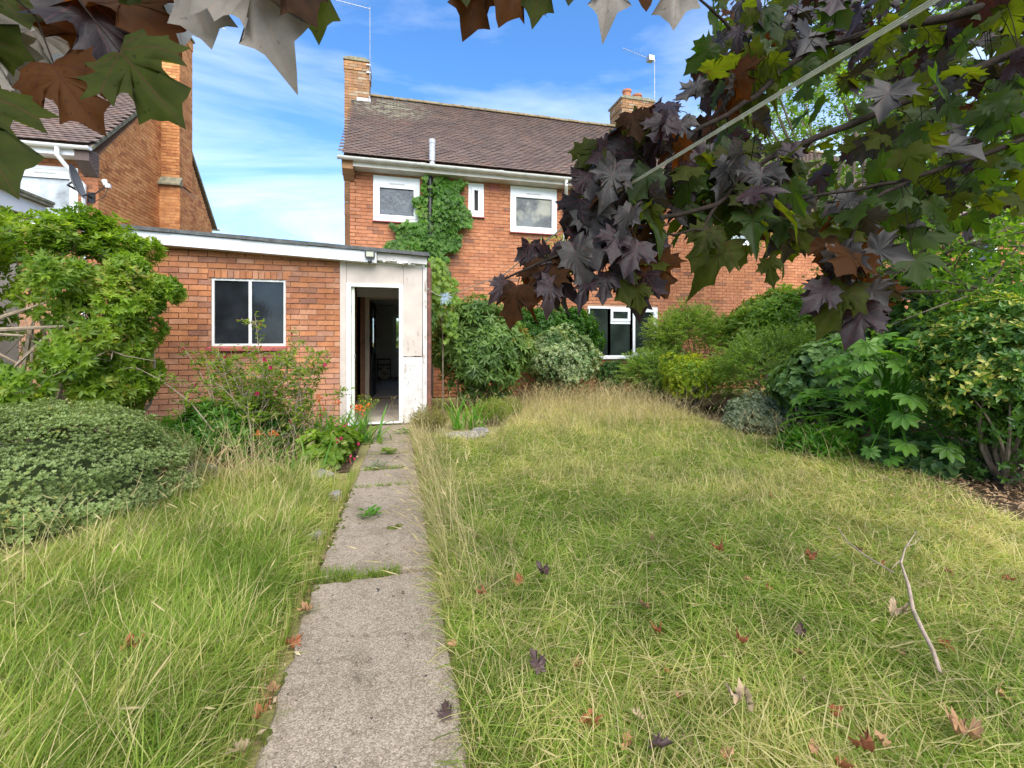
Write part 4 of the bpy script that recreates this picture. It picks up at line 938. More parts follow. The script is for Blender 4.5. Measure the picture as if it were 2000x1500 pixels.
LV.build('foliage', M_hebe, t)
m = MB(); limbs(m, (-2.5, 4.15, 0), [C2+rdir(1)[0]*R2*.85*np.array((1, 1, .6))+np.array((0, 0, .15)) for _ in range(45)], .012)
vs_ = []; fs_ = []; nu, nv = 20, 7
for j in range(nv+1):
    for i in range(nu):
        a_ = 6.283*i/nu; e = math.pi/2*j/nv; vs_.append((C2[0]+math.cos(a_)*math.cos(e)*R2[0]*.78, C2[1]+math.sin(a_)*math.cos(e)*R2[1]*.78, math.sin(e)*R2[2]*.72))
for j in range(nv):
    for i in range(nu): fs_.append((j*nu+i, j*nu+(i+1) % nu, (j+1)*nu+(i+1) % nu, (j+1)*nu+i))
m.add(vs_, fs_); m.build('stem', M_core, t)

# 3 fuchsia: upright wands, sparse reddish tips, hanging magenta flowers
t = thing('fuchsia_bush', 'straggly upright fuchsia with reddish tips below the extension window', 'shrub', (-1.5, 5.6, 0))
LV = Leaves(); m = MB(); FL = Leaves(); wands = []
for i in range(74):
    b_ = np.array((rng.normal(-1.42, .26), rng.normal(5.5, .2), 0)); h = rng.uniform(.55, 1.32) if i > 6 else rng.uniform(1.25, 1.6)
    lean = np.array((rng.normal(0, .26) if i > 6 else rng.normal(.05, .13), rng.normal(-.05, .2), 0))*h*1.15
    if i == 0: lean = np.array((-.12, 0, 0)); h = 1.68
    if i == 1: lean = np.array((.22, -.05, 0)); h = 1.5
    if i in (2, 3): lean = np.array((.75, 0, 0))*rng.uniform(.8, 1.1); h = 1.22
    if i in (4, 5): lean = np.array((-.62, .1, 0)); h = 1.15
    pts = [b_+lean*f**1.6+np.array((0, 0, h*f*(1-.12*f*f)))+rng.normal(0, .012, 3)*f for f in np.linspace(0, 1, 8)]
    m.tube(pts, list(np.linspace(.008, .002, 8)), 5, cap=False); wands.append(pts)
    side = []
    for _ in range(int(h*12)):
        f = rng.uniform(.25, .97); k_ = int(f*7); a_ = pts[k_]+(pts[min(k_+1, 7)]-pts[k_])*(f*7-k_); o_ = rdir(1)[0]*np.array((1, 1, .3)); o_[2] = abs(o_[2])*.8+.1; ln = rng.uniform(.08, .26)*(1.2-f*.6)
        b2 = a_+unit(o_)*ln; m.tube([a_, (a_+b2)/2+UP*.015, b2], [.003, .0025, .0012], 4, cap=False); side.append((a_, b2, f))
    for a_, b2, f in side+[(pts[4], pts[7], 1.0)]:
        k_ = int(9+ln*16+(10 if f == 1.0 else 0)); q = rng.uniform(.15, 1.05, k_)[:, None]; P = a_+(b2-a_)*q; D = rdir(k_); D[:, 2] *= .5; D = unit(D+unit(b2-a_)*.5)
        single(LV, OVATE, P, D, unit(UP+rdir(k_)*.5), .055, .8, np.clip(rng.uniform(0, .75, k_)+(.28 if f == 1.0 or P[0, 2] > 1.25 else .0)*rng.random(k_), 0, 1))
        if rng.random() < .05:
            q = b2[None]; DD = np.array([(0, 0, -1.)])
            for a2 in range(4): single(FL, LANCE, q, unit(DD+np.array([(math.cos(a2*1.57)*.35, math.sin(a2*1.57)*.35, 0)])), rdir(1), .05, 1.6, np.array([.5]))
LV.build('foliage', M_fuchsia, t); m.build('stem', M_twig, t); FL.build('flower', M_pink, t)
# dense skirt of low leaves at its foot
shrub('undergrowth_shrub', 'dark low leafy plants crowding the foot of the fuchsia', 'shrub', (-1.75, 5.4, 0), (-1.7, 5.35, .18), (.85, .55, .40), M_creeper, LANCE, 34, .2, 1500, 5, 1.1, .085, .9, zmin=.03, up=.3, extra=None)
t = shrub('geranium_plant', 'low lobed green plant spilling over the left edge of the path', 'plant', (-.62, 5.0, 0), (-.62, 4.95, .10), (.30, .55, .20), M_fuchsia, ROUND, 20, .12, 420, 4, 1.15, .06, 1.0, zmin=.02, up=.5, stem_r=.005, tl=(0, .7))
FL = Leaves()
for q in [(-.40, 4.55, .10), (-.52, 4.72, .25), (-.36, 4.95, .14), (-.50, 5.2, .3)]:
    P = np.array([q]*6)+rng.normal(0, .01, (6, 3)); single(FL, OVATE, P, rdir(6), rdir(6), .035, 1.2, np.full(6, .5))
FL.build('flower', M_pink, t)
# ferns
def fern(label, base, k, ln, seed):
    t = thing('fern', label, 'fern', base); LV = Leaves(); m = MB(); r = np.random.default_rng(seed)
    for i in range(k):
        a = r.uniform(0, 6.283); dirn = np.array((math.cos(a), math.sin(a)*.8-.3, 0)); l = ln*r.uniform(.7, 1.1)
        pts = [np.array(base)+dirn*l*f*.85+UP*(l*(.75*f-.42*f*f)) for f in np.linspace(0, 1, 14)]
        m.tube(pts, list(np.linspace(.004, .001, 14)), 4, cap=False)
        for j in range(2, 14):
            tdir = unit(pts[j]-pts[j-1]); sd = unit(np.cross(tdir, UP)); pl_ = l*.20*math.sin(math.pi*(j/14)**.8)+.015
            for s_ in (-1, 1):
                for h in (0, .5):
                    q = pts[j]-(pts[j]-pts[j-1])*h
                    single(LV, LANCE, q[None], unit(sd*s_+tdir*.35-UP*.12)[None], unit(UP+rdir(1)*.15), pl_, .8, np.array([r.uniform(.2, .9)]))
    LV.build('frond', M_strap, t); m.build('stem', M_strap, t)
fern('arching pale green fern against the extension bricks', (-2.25, 6.3, 0), 14, .85, 3)
fern('smaller fern arching out left of the fuchsia', (-2.05, 5.75, 0), 11, .62, 4)
# strap-leaved clumps
def straps(name, label, cat, base, k, ln, w, m_, lean=.6, spread=.12, flowers=0, upright=.6, seed=1, fmat=None):
    t = thing(name, label, cat, base); LV = Leaves(); r = np.random.default_rng(seed); n = k
    P = np.array(base)+np.stack([r.normal(0, spread, n), r.normal(0, spread*.7, n), np.zeros(n)], 1)
    a = r.uniform(0, 6.283, n); D = np.stack([np.cos(a)*lean*r.random(n), np.sin(a)*lean*r.random(n), np.full(n, upright)], 1)
    hor = np.stack([np.cos(a), np.sin(a), np.zeros(n)], 1); L_ = ln*r.uniform(.55, 1.1, n)
    LV.add(STRAP, P, D, unit(UP*.3-hor), np.stack([np.full(n, w)*r.uniform(.7, 1.2, n), L_, L_], 1), r.uniform(0, .95, n)); LV.build('leaf_clump', m_, t)
    if flowers:
        F = Leaves(); m = MB()
        for _ in range(flowers):
            i = r.integers(0, n); h = ln*r.uniform(.75, 1.15); tp = P[i]+np.array((r.normal(0, .1), r.normal(-.05, .08), h)); m.tube([P[i], (P[i]+tp)/2+np.array((0, 0, .03)), tp], [.003, .0025, .002], 4, cap=False)
            q = np.array([tp]*8)+r.normal(0, .018, (8, 3)); single(F, OVATE, q, rdir(8)+UP*.3, rdir(8), .04, 1.0, r.random(8))
        F.build('flower', fmat or M_orange, t); m.build('stem', M_strap, t)
    return t
straps('montbretia', 'clump of broad fresh green straps with orange flowers by the doorway', 'plant', (-.42, 5.75, 0), 75, .42, .035, M_strap, .9, .16, 7, .75, 5)
straps('montbretia', 'taller orange flowered strap leaves between fuchsia and doorway', 'plant', (-.80, 6.0, 0), 70, .5, .028, M_strap, .8, .2, 9, .85, 6)
straps('montbretia', 'orange tinged strap leaves near the grey edging stones', 'plant', (-.92, 4.55, 0), 55, .40, .018, M_strap, .9, .14, 3, .8, 8)
straps('day_lily', 'rusty arching strap leaves between dome shrub and fuchsia', 'plant', (-1.62, 4.75, 0), 45, .42, .02, M_litter, 1.3, .12, 0, .5, 9)
straps('iris', 'pale green upright sword leaves beside the stony patch', 'plant', (.86, 6.35, 0), 16, .52, .03, M_strap, .28, .06, 0, 1, 10)
straps('iris', 'wider clump of sword leaves right of the pale iris', 'plant', (1.05, 6.3, 0), 22, .48, .03, M_strap, .45, .10, 0, 1, 11)
# heathers
def heather(label, base, rad, h, m_, n, seed):
    t = thing('heather', label, 'plant', base); r = np.random.default_rng(seed); LV = Leaves(); m = MB(); 
    for i in range(n):
        a = r.uniform(0, 6.283); f = math.sqrt(r.random()); tip = np.array(base)+np.array((math.cos(a)*rad*f, math.sin(a)*rad*f, h*(1-.45*f*f)*r.uniform(.75, 1.1))); b_ = np.array(base)+np.array((math.cos(a)*rad*f*.45, math.sin(a)*rad*f*.45, 0))
        k_ = 26; q = r.uniform(.3, 1, k_)[:, None]; P = b_+(tip-b_)*q; D = unit(rdir(k_)+unit(tip-b_)*1.1); single(LV, LANCE, P, D, rdir(k_), .035, .7, np.clip(q[:, 0]*.8+r.normal(0, .15, k_), 0, 1))
        if i % 3 == 0: m.tube([b_, tip], [.003, .001], 4, cap=False)
    LV.build('foliage', m_, t); m.build('stem', M_bark, t)
heather('olive brown heather tuft beside the end of the path', (.44, 6.05, 0), .26, .38, M_heather, 190, 3)
heather('lime green heather mound right of the irises', (1.38, 6.55, 0), .34, .38, M_goldheather, 200, 4)
heather('small lime heather at the back of the stony patch', (1.75, 7.0, 0), .25, .34, M_goldheather, 110, 5)

# right-hand border along the house
shrub('rhododendron', 'rounded rhododendron with rosettes of leathery leaves beside the brown downpipe', 'shrub', (1.40, 7.9, 0), (1.48, 7.85, .95), (1.02, .78, 1.1), M_rhodo, LANCE, 60, .30, 2500, 9, 1.2,   .135, .95, zmin=.03, up=.35, stem_r=.022, droop=.15, tl=(0, .97), freq=4)
shrub('variegated_shrub', 'rounded shrub of cream edged leaves below the ground floor window', 'shrub', (3.35, 8.8, 0), (3.25, 8.7, .70), (1.08, .66, .84), M_varie, OVATE, 54, .24, 3300, 6, 1.0, .07, .85, zmin=.03, up=.3, tl=(.1, .9), freq=9, tj=.25)
shrub('climbing_shrub', 'dark leafy climber rising behind the cream edged shrub', 'shrub', (3.2, 9.5, 0), (3.35, 9.5, 1.35), (1.6, .42, .85), M_creeper, OVATE, 56, .26, 3000, 5, 1.1, .085, .9, zmin=.2, tl=(0, .5))
shrub('low_dark_shrub', 'small dark evergreen filling the gap under the white window', 'shrub', (4.75, 9.2, 0), (4.7, 9.15, .38), (.55, .4, .48), M_dkgreen, LANCE, 24, .2, 1100, 6, 1.0, .06, 1.0, zmin=.05)
def feathery(label, base, c, rad, n, seed, tl=(0, 1), ln=.42):
    """Arching wands set with small paired leaflets."""
    t = thing('feathery_shrub', label, 'shrub', base); LV = Leaves(); m = MB(); r = np.random.default_rng(seed)
    lc, lrad = lobes(c, rad, 34, .28, .66); p, ax = crown_points(c, rad, lc, lrad, n, .15)
    for i in range(len(p)):
        d = unit(ax[i]+UP*.5+r.normal(0, .25, 3)); l = ln*r.uniform(.5, 1.1); sd = unit(np.cross(d, UP)+r.normal(0, .2, 3)); tt = clumptint(p[i:i+1], 3, *tl)[0]
        k_ = 13; f = np.linspace(.1, 1, k_)[:, None]; P = p[i]-d*l*.5+d*l*f-UP*(l*.28)*f**2
        for s_ in (-1, 1):
            single(LV, DIAM, P, unit(sd*s_+d*.7+r.normal(0, .25, (k_, 3))), unit(UP+r.normal(0, .4, (k_, 3))), .055, .72, np.clip(tt+r.normal(0, .12, k_), 0, 1))
        if i % 5 == 0: m.tube([p[i]-d*l*.5, p[i]+d*l*.1-UP*l*.07, p[i]+d*l*.5-UP*l*.28], [.003, .002, .001], 4, cap=False)
    q = np.array(c)+rdir(900)*np.array(rad)*rng.uniform(.3, .8, (900, 1)); q = q[q[:, 2] > .1]
    whorl(LV, LANCE, q, rdir(len(q)), 6, 1.1, .07, .8, rng.uniform(tl[0], tl[0]+.3, len(q)))
    limbs(m, base, lc[lc[:, 2] > .1], .013); LV.build('foliage', M_nandina, t); m.build('stem', M_bark, t); return t
feathery('tall feathery light green shrub rising in front of the brick wall', (6.3, 8.5, 0), (6.3, 8.5, 1.08), (1.4, .8, 1.28), 1700, 3, (.1, 1))
feathery('low feathery shrub overhanging the right side of the white window', (5.0, 8.5, 0), (5.1, 8.2, .50), (.75, .55, .62), 620, 6, (0, .8))
feathery('wide feathery dark green shrub right of the golden shrub', (6.0, 6.3, 0), (6.05, 6.3, .72), (1.25, .85, .82), 1400, 4, (0, .7))
shrub('golden_shrub', 'bright yellow green leaved shrub between the feathery shrubs', 'shrub', (5.05, 7.05, 0), (5.1, 7.05, .52), (.68, .55, .58), M_yellow, OVATE, 40, .2, 2600, 5, 1.0, .045, .95, zmin=.08, tl=(.05, .95), freq=5)
shrub('blue_grey_shrub', 'low spreading blue grey shrub at the right lawn edge', 'shrub', (4.85, 5.2, 0), (4.85, 5.2, .12), (.80, .42, .42), M_bluegrey, LANCE, 40, .15, 2600, 6, .9, .045, 1.3, zmin=.03, tl=(0, .97), freq=5)
shrub('pale_flecked_shrub', 'pale mottled low shrub behind the blue grey one', 'shrub', (5.5, 5.15, 0), (5.45, 5.05, .32), (.5, .4, .36), M_varie, OVATE, 26, .14, 1100, 5, 1.0, .035, .95, zmin=.06, tl=(.0, .9), freq=8)
shrub('laurel', 'glossy broad leaved bush with coppery tips against the brick wall', 'shrub', (7.5, 7.5, 0), (7.6, 7.6, 1.2), (1.6, 1.0, 1.25), M_laurel, OVATE, 64, .34, 3000, 6, 1.1, .12, .8, zmin=.3, tl=(0, .98), freq=4, up=.4)
shrub('round_leaved_bush', 'mound of rounded blue green leaves left of the palmate plant', 'shrub', (5.35, 4.45, 0), (5.4, 4.5, .60), (.90, .80, .76), M_ivyleaf, ROUND, 60, .22, 2300, 5, 1.15, .085, .95, zmin=.06, up=.3, droop=.25, freq=4)
shrub('gold_splashed_shrub', 'tall yellow splashed evergreen at the right edge of the view', 'shrub', (4.95, 2.70, 0), (4.98, 2.66, .80), (.72, .72, 1.12), M_elae, OVATE, 84, .2, 4600, 7, 1.1, .062, .8, zmin=.03, up=.3, tl=(.02, .78), freq=12, tj=.24)
shrub('weedy_clump', 'fresh green weeds at the lawn edge below the round leaves', 'weeds', (4.5, 4.0, 0), (4.40, 3.95, .03), (.50, .30, .22), M_strap, LANCE, 30, .12, 420, 4, .7, .12, .9, zmin=.01, up=1.0, stem=False)
shrub('boundary_hedge', 'dark hedge mass closing the right side behind the palmate plant', 'hedge', (7.3, 4.6, 0), (7.2, 4.6, 1.0), (1.0, 2.6, 1.6), M_dkgreen, OVATE, 80, .5, 2600, 5, 1.1, .11, .9, zmin=.05)
# 18 fatsia: every palmate leaf its own part
def palm_leaf(seed):
    r = np.random.default_rng(seed); n = 8; v = [(0, 0, .02)]; f = []
    for i in range(n):
        a = math.radians(-120+240*i/(n-1)); ln = (1.0-.30*abs(i-(n-1)/2)/((n-1)/2))*r.uniform(.9, 1.05)*.62; ca, sa = math.sin(a), math.cos(a)
        wd = .105*ln/.6; b = len(v)
        prof = [(.10, .30), (.42, .75), (.62, 1.15), (.80, .85), (.90, .62)]
        for s_, ww in prof:
            dz = -.22*(s_**2)*ln+.0; c_ = s_*ln
            v += [(ca*c_-sa*wd*ww, sa*c_+ca*wd*ww, dz+.015), (ca*c_, sa*c_, dz-.02), (ca*c_+sa*wd*ww, sa*c_-ca*wd*ww, dz+.015)]
        v.append((ca*ln, sa*ln, -.25*ln))
        k_ = len(prof); f += [(0, b+1, b), (0, b+2, b+1)]
        for j in range(k_-1):
            q = b+3*j; f += [(q, q+1, q+4), (q, q+4, q+3), (q+1, q+2, q+5), (q+1, q+5, q+4)]
        q = b+3*(k_-1); tip = b+3*k_; f += [(q, q+1, tip), (q+1, q+2, tip)]
    m = MB(); m.add(v, f, 0, r.uniform(.1, .9)); me = m.mesh('leaf', M_fatsia, True); return me
PALM = [palm_leaf(i) for i in range(5)]
t = thing('palmate_shrub', 'fatsia like shrub with big glossy hand shaped leaves at the right lawn edge', 'shrub', (4.9, 3.5, 0))
m = MB(); r = np.random.default_rng(21)
for i in range(96):
    a = r.uniform(math.pi*.7, math.pi*1.9) if i < 78 else r.uniform(0, 6.283); el = r.uniform(-.45, 1.2); R_ = r.uniform(.62, .85)
    d = np.array((math.cos(a)*math.cos(el), math.sin(a)*math.cos(el), math.sin(el))); p = np.array((4.92, 3.58, .46))+d*np.array((.80, .86, .82))*r.uniform(.8, 1.1)
    if p[2] < .12: p[2] = r.uniform(.08, .4)
    tipd = unit(d*np.array((1, 1, .2))+r.normal(0, .35, 3)-UP*.35); nrm = unit(UP*.9+d*.7+r.normal(0, .2, 3)); x = unit(np.cross(tipd, nrm)); z = np.cross(x, tipd)
    sc = r.uniform(.17, .30)
    Mx = Matrix(((x[0], tipd[0], z[0]), (x[1], tipd[1], z[1]), (x[2], tipd[2], z[2])))
    o = link('leaf', PALM[i % 5], t, loc=Vector(p)); o.rotation_euler = Mx.to_euler(); o.scale = (sc, sc, sc)
    b_ = np.array((4.95, 3.6, .15+.5*r.random()))+r.normal(0, .08, 3); m.tube([b_, (b_+p)/2+UP*.10, p], [.008, .006, .004], 5, cap=False)
for k in range(5): b_ = np.array((4.95+r.normal(0, .1), 3.6+r.normal(0, .1), 0)); m.tube([b_, b_+np.array((r.normal(0, .12), r.normal(0, .12), .45)), b_+np.array((r.normal(0, .2), r.normal(0, .2), 1.0))], [.022, .018, .012], 6)
m.build('leaf_stalk', M_strap, t)
shrub('ivy_ground_cover', 'low dark ivy carpeting the bed under the palmate shrub', 'ivy', (4.95, 3.35, 0), (4.95, 3.3, .06), (.62, .62, .20), M_ivyleaf, ROUND, 50, .13, 900, 5, 1.15, .075, .95, zmin=.01, up=.6, stem_r=.004, tl=(0, .6))
# 20 apple tree
t = thing('apple_tree', 'apple tree with small green apples behind the maple branches', 'tree', (7.0, 5.6, 0))
m = MB(); LV = Leaves(); r = np.random.default_rng(33)
trunk = [np.array(q) for q in [(7.0, 5.6, 0), (6.95, 5.55, .8), (7.05, 5.5, 1.6)]]; m.tube(trunk, [.13, .11, .10], 8)
apples = []
cl = []
for i in range(30):
    a = r.uniform(0, 6.283); R_ = math.sqrt(r.uniform(.05, 1)); z = r.uniform(2.0, 6.3)
    if z > 3.4: cl.append(np.array((7.5+math.cos(a)*1.9*R_, 6.2+math.sin(a)*1.7*R_, z)))
    else: cl.append(np.array((6.3+math.cos(a)*1.5*R_, 4.3+math.sin(a)*1.5*R_, z)))
cl += [np.array(q) for q in [(5.7, 3.4, 2.2), (6.0, 3.6, 2.8), (5.6, 3.2, 1.7), (6.4, 3.6, 1.5), (6.3, 4.0, 3.4), (5.9, 3.0, 1.35), (6.6, 4.6, 4.2), (7.0, 4.4, 3.4), (6.4, 3.2, 3.3), (6.9, 5.4, 5.2), (6.4, 5.6, 5.6), (7.9, 6.6, 5.0), (7.6, 6.0, 4.4)]]
for q in cl:
    st_ = trunk[2]; mid = (st_+q)/2+r.normal(0, .25, 3)+UP*.25; m.tube([st_, (st_+mid)/2+r.normal(0, .08, 3), mid, q], [.06, .045, .028, .012], 6, cap=False)
    for _ in range(9):
        e = q+r.normal(0, .5, 3)*np.array((1, 1, .8)); mm = (q+e)/2+r.normal(0, .06, 3); m.tube([q, mm, e], [.010, .007, .003], 4, cap=False)
        k_ = 26; f = r.uniform(.1, 1.1, k_)[:, None]; P = q+(e-q)*f+r.normal(0, .07, (k_, 3))
        whorl(LV, OVATE, P, unit(r.normal(0, 1, (k_, 3))+UP*.4), 3, 1.0, .085, .85, np.clip(r.uniform(0, 1, k_), 0, 1), droop=.2)
        if r.random() < .22: apples.append(q+(e-q)*r.uniform(.4, 1)-UP*.07)
LV.build('foliage', M_apple, t); m.build('trunk', M_bark, t)
am = MB(); am.lathe((0, 0, 0), [(.006, -.030), (.020, -.033), (.032, -.018), (.036, .004), (.030, .024), (.016, .031), (.004, .022)], 12); am.tube([(0, 0, .02), (.003, 0, .05), (.008, .004, .075)], .0018, 4)
M_applefruit = simple('green_apple', (.20, .32, .05), .35, .2, 30)
ame = am.mesh('apple', M_applefruit, True)
for q in apples[:60]: o = link('apple', ame, t, loc=Vector(q)); s_ = r.uniform(.8, 1.15); o.scale = (s_, s_, s_)

# creeper on the house wall
def in_poly(x, y, P):
    ins = np.zeros(len(x), bool); j = len(P)-1
    for i in range(len(P)):
        xi, yi = P[i]; xj, yj = P[j]; c_ = ((yi > y) != (yj > y)) & (x < (xj-xi)*(y-yi)/(yj-yi+1e-12)+xi); ins ^= c_; j = i
    return ins
def creeper(name, label, poly, n, y0, depth, size, m_, T, seed, stems, tl=(0, 1)):
    t = thing(name, label, 'climber', (stems[0][0][0], y0, 0)); r = np.random.default_rng(seed); P = np.array(poly); lo, hi = P.min(0), P.max(0)
    x = r.uniform(lo[0], hi[0], n*3); z = r.uniform(lo[1], hi[1], n*3)
    wob = .07*np.sin(z*9+x*5)+.05*np.sin(z*23); k = in_poly(x+wob, z+.05*np.sin(x*17), poly); x, z = x[k][:n], z[k][:n]; k = ~((np.abs(x-.74) < .085) & (z > 3.45) & (rng.random(len(x)) < .93)); x, z = x[k], z[k]
    dd = depth*(.35+.65*(.5+.5*np.sin(x*6+1)*np.sin(z*5)))*r.uniform(.25, 1, len(x))
    p = np.stack([x, y0-.02-dd, z], 1); D = unit(np.stack([r.normal(0, .5, len(x)), r.normal(-.35, .2, len(x)), np.full(len(x), -1.)], 1)); nr = unit(np.stack([r.normal(0, .3, len(x)), np.full(len(x), -1.), r.uniform(.1, 1.0, len(x))], 1))
    LV = Leaves(); single(LV, T, p, D, nr, size, .95, clumptint(p, 4, *tl)); LV.build('foliage', m_, t)
    m = MB()
    for s_ in stems: m.tube([(a[0], y0-.02, a[1]) for a in s_], list(np.linspace(.014, .004, len(s_))), 5, cap=False)
    m.build('stem', M_bark, t); return t
CP = [(.62, 4.66), (1.12, 4.72), (1.36, 4.62), (1.44, 4.3), (1.62, 3.95), (1.62, 3.75), (1.42, 3.62), (1.36, 3.3), (1.16, 3.1), (1.06, 2.75), (.98, 2.2), (1.0, 1.2), (.72, 1.0), (.55, 1.6), (.55, 2.5), (.48, 2.78), (-.10, 2.98), (-.20, 3.2), (.05, 3.38), (.02, 3.62), (.40, 3.74), (.52, 3.9), (.48, 4.3)]
creeper('wall_creeper', 'dense green creeper hanging down the house wall round the black soil pipe', CP, 5200, 9.98, .30, .105, M_creeper, IVY, 5, [[(.8, 0), (.82, 1.5), (.78, 2.8), (.85, 3.9), (.95, 4.6)], [(.8, 2.6), (.5, 3.0), (.1, 3.2)], [(.85, 3.3), (1.2, 3.6), (1.5, 3.85)]])
CL = [(.42, 2.52), (.62, 2.55), (.80, 2.35), (.95, 2.0), (.98, 1.6), (.85, 1.2), (.72, 1.4), (.60, 1.9), (.44, 2.2)]
creeper('wall_creeper', 'paler creeper strands tumbling over the extension roof corner', CL, 420, 7.35, .35, .085, M_pieris, IVY, 6, [[(.75, 0), (.75, 1.2), (.7, 2.0), (.55, 2.5)]], (.1, .9))
CT = [(2.9, 3.5), (3.4, 3.62), (3.9, 3.7), (4.3, 3.5), (4.2, 2.9), (3.8, 2.5), (3.2, 2.3), (2.9, 2.0), (2.7, 2.4), (3.0, 2.9)]
creeper('thin_climber', 'thin airy climber with few leaves below the curtained upper window', CT, 520, 9.98, .12, .075, M_pieris, OVATE, 7, [[(3.2, 0), (3.2, 1.8), (3.1, 2.6), (3.6, 3.3), (3.9, 3.6)], [(3.2, 1.8), (2.6, 2.5), (2.3, 2.75)], [(3.1, 2.6), (3.0, 3.1), (3.3, 3.7)]], (.2, 1))
# front hedge seen through the far window
shrub('front_hedge', 'sunlit hedge seen through the far window of the house', 'hedge', (.4, 19.5, 0), (.3, 19.5, 1.2), (.9, .7, 1.4), M_pieris, OVATE, 40, .4, 700, 5, 1.1, .12, .9, zmin=.1)
# ------------------------------------------------------------------ lawn
RL = [(.21, .2), (3.0, .2), (3.75, 1.7), (4.05, 2.25), (4.75, 3.35), (4.55, 4.3), (4.25, 4.9), (4.55, 6.4), (4.75, 7.6), (4.6, 8.9), (2.6, 8.6), (2.05, 7.6), (1.5, 6.2), (1.0, 5.35), (.55, 5.75), (.24, 5.9)]
LLN = [(-.47, .2), (-.46, 4.2), (-.75, 4.45), (-1.2, 4.62), (-1.62, 4.5), (-1.68, 3.9), (-1.85, 3.1), (-2.4, 2.85), (-3.4, 2.75), (-3.4, .2)]
def fbm(x, y, s=0):
    return (np.sin(x*1.7+y*.9+s)+np.sin(x*-.8+y*2.1+1.3*s)+.6*np.sin(x*3.9+y*3.1+s*2)+.5*np.sin(x*7.3-y*5.7+s)+.35*np.sin(x*13+y*11+s*3))/3.45
def sample_lawn(n, poly, dens):
    P = np.array(poly); lo, hi = P.min(0), P.max(0); x = rng.uniform(lo[0], hi[0], n); y = rng.uniform(lo[1], hi[1], n)
    k = in_poly(x, y, poly); x, y = x[k], y[k]; d = np.hypot(x, y)
    # leave out what lies beside and behind the camera
    a = np.arctan2(x, y)-YAW; k = (np.abs(a) < .92) & (y > .75) & (rng.random(len(x)) < dens(d)); return x[k], y[k], d[k]
B2 = bladeT(2, .42); B3 = bladeT(3, .42); B4 = bladeT(4, .5)
def grass_layer(LV, x, y, d, left, hmin, hmax, wmul=1.0, lod=B4):
    n = len(x); f1 = fbm(x, y); f2 = fbm(x*1.9+4, y*1.9, 2.0); clump = fbm(x*6, y*6, 5.)
    back = np.clip((y-4.6)/2.2, 0, 1); band = np.exp(-((y-3.5-.35*np.sin(x*1.6))/.5)**2)*np.clip((x-.5)/.8, 0, 1); rightdry = np.clip((x-2.2)/1.0, 0, 1)*np.clip((3.6-y)/1.0, 0, 1)
    front = np.exp(-((y-2.6)/.7)**2)*np.exp(-((x-1.2)/.9)**2)
    dry = np.clip(.18+.72*back+.40*band+.30*rightdry-.18*front+.34*f1+.22*f2, .02, .95) if not left else np.clip(.15+.24*f1+.18*f2+np.clip((y-3.6)/1.0, 0, 1)*.35, .02, .8)
    isdry = rng.random(n) < dry
    t = np.where(isdry, rng.uniform(.62, 1.0, n), np.clip(.25+.20*clump+.10*f2+rng.normal(0, .15, n), 0, .6))
    h = rng.uniform(hmin, hmax, n)*(1+.35*clump)*(1+(.6*back if not left else .25))*np.where(isdry, 1.1, 1)
    if left: h *= np.clip((-.36-x)/.28, .35, 1)
    # tussocks comb over in a shared direction
    ang = 2.4*f2+3.0*fbm(x*.9+9, y*.9, 3.)+rng.normal(0, 1.3, n); lay_ = np.clip((.95 if not left else .6)+.6*clump+rng.normal(0, .45, n), .05, 2.4)
    hor = np.stack([np.cos(ang), np.sin(ang), np.zeros(n)], 1); D = unit(hor*lay_[:, None]+UP*.75)
    P = np.stack([x, y, np.full(n, -.012)], 1)
    w = (.0021+.0006*d)*rng.uniform(.7, 1.5, n)*wmul
    LV.add(lod, P, D, unit(hor*.8-UP*.5+rng.normal(0, .45, (n, 3))), np.stack([w, h, h*rng.uniform(.2, 1.9, n)], 1), t)
lawn = Leaves()
# flattened thatch underneath: long straws lying every way
def thatch(n, poly, dryness):
    x, y, d = sample_lawn(n, poly, lambda d: np.clip((2.4/np.maximum(d, 1.0))**1.1, .15, 1)); n = len(x); a = rng.uniform(0, 6.28, n)+fbm(x, y)*2; hor = np.stack([np.cos(a), np.sin(a), np.zeros(n)], 1)
    L_ = rng.uniform(.08, .24, n); w = (.0022+.0006*d)*rng.uniform(.7, 1.4, n); t = np.where(rng.random(n) < dryness, rng.uniform(.6, 1, n), rng.uniform(.2, .6, n))
    lawn.add(B2, np.stack([x, y, rng.uniform(.0, .06, n)], 1), unit(hor+UP*rng.normal(.22, .2, n)[:, None]), unit(UP+rdir(n)*.3), np.stack([w, L_, -L_*.6], 1), t)
thatch(70000, RL, .6); thatch(34000, LLN, .45)
for n_, poly, left, lo_, h0, h1, wm in ((400000, RL, False, .10, .06, .16, 1.12), (270000, LLN, True, .15, .06, .17, 1.05)):
    x, y, d = sample_lawn(n_, poly, lambda d: np.clip(1.0*(2.2/np.maximum(d, 1.0))**1.25, lo_, 1))
    for k, lod in ((d < 2.2, B4), ((d >= 2.2) & (d < 3.4), B3), (d >= 3.4, B2)): grass_layer(lawn, x[k], y[k], d[k], left, h0, h1, wm, lod)
go = lawn.build('lawn_grass', M_grass); tag(go, 'overgrown lawn of green and straw coloured grass on both sides of the path', 'grass', kind='stuff')
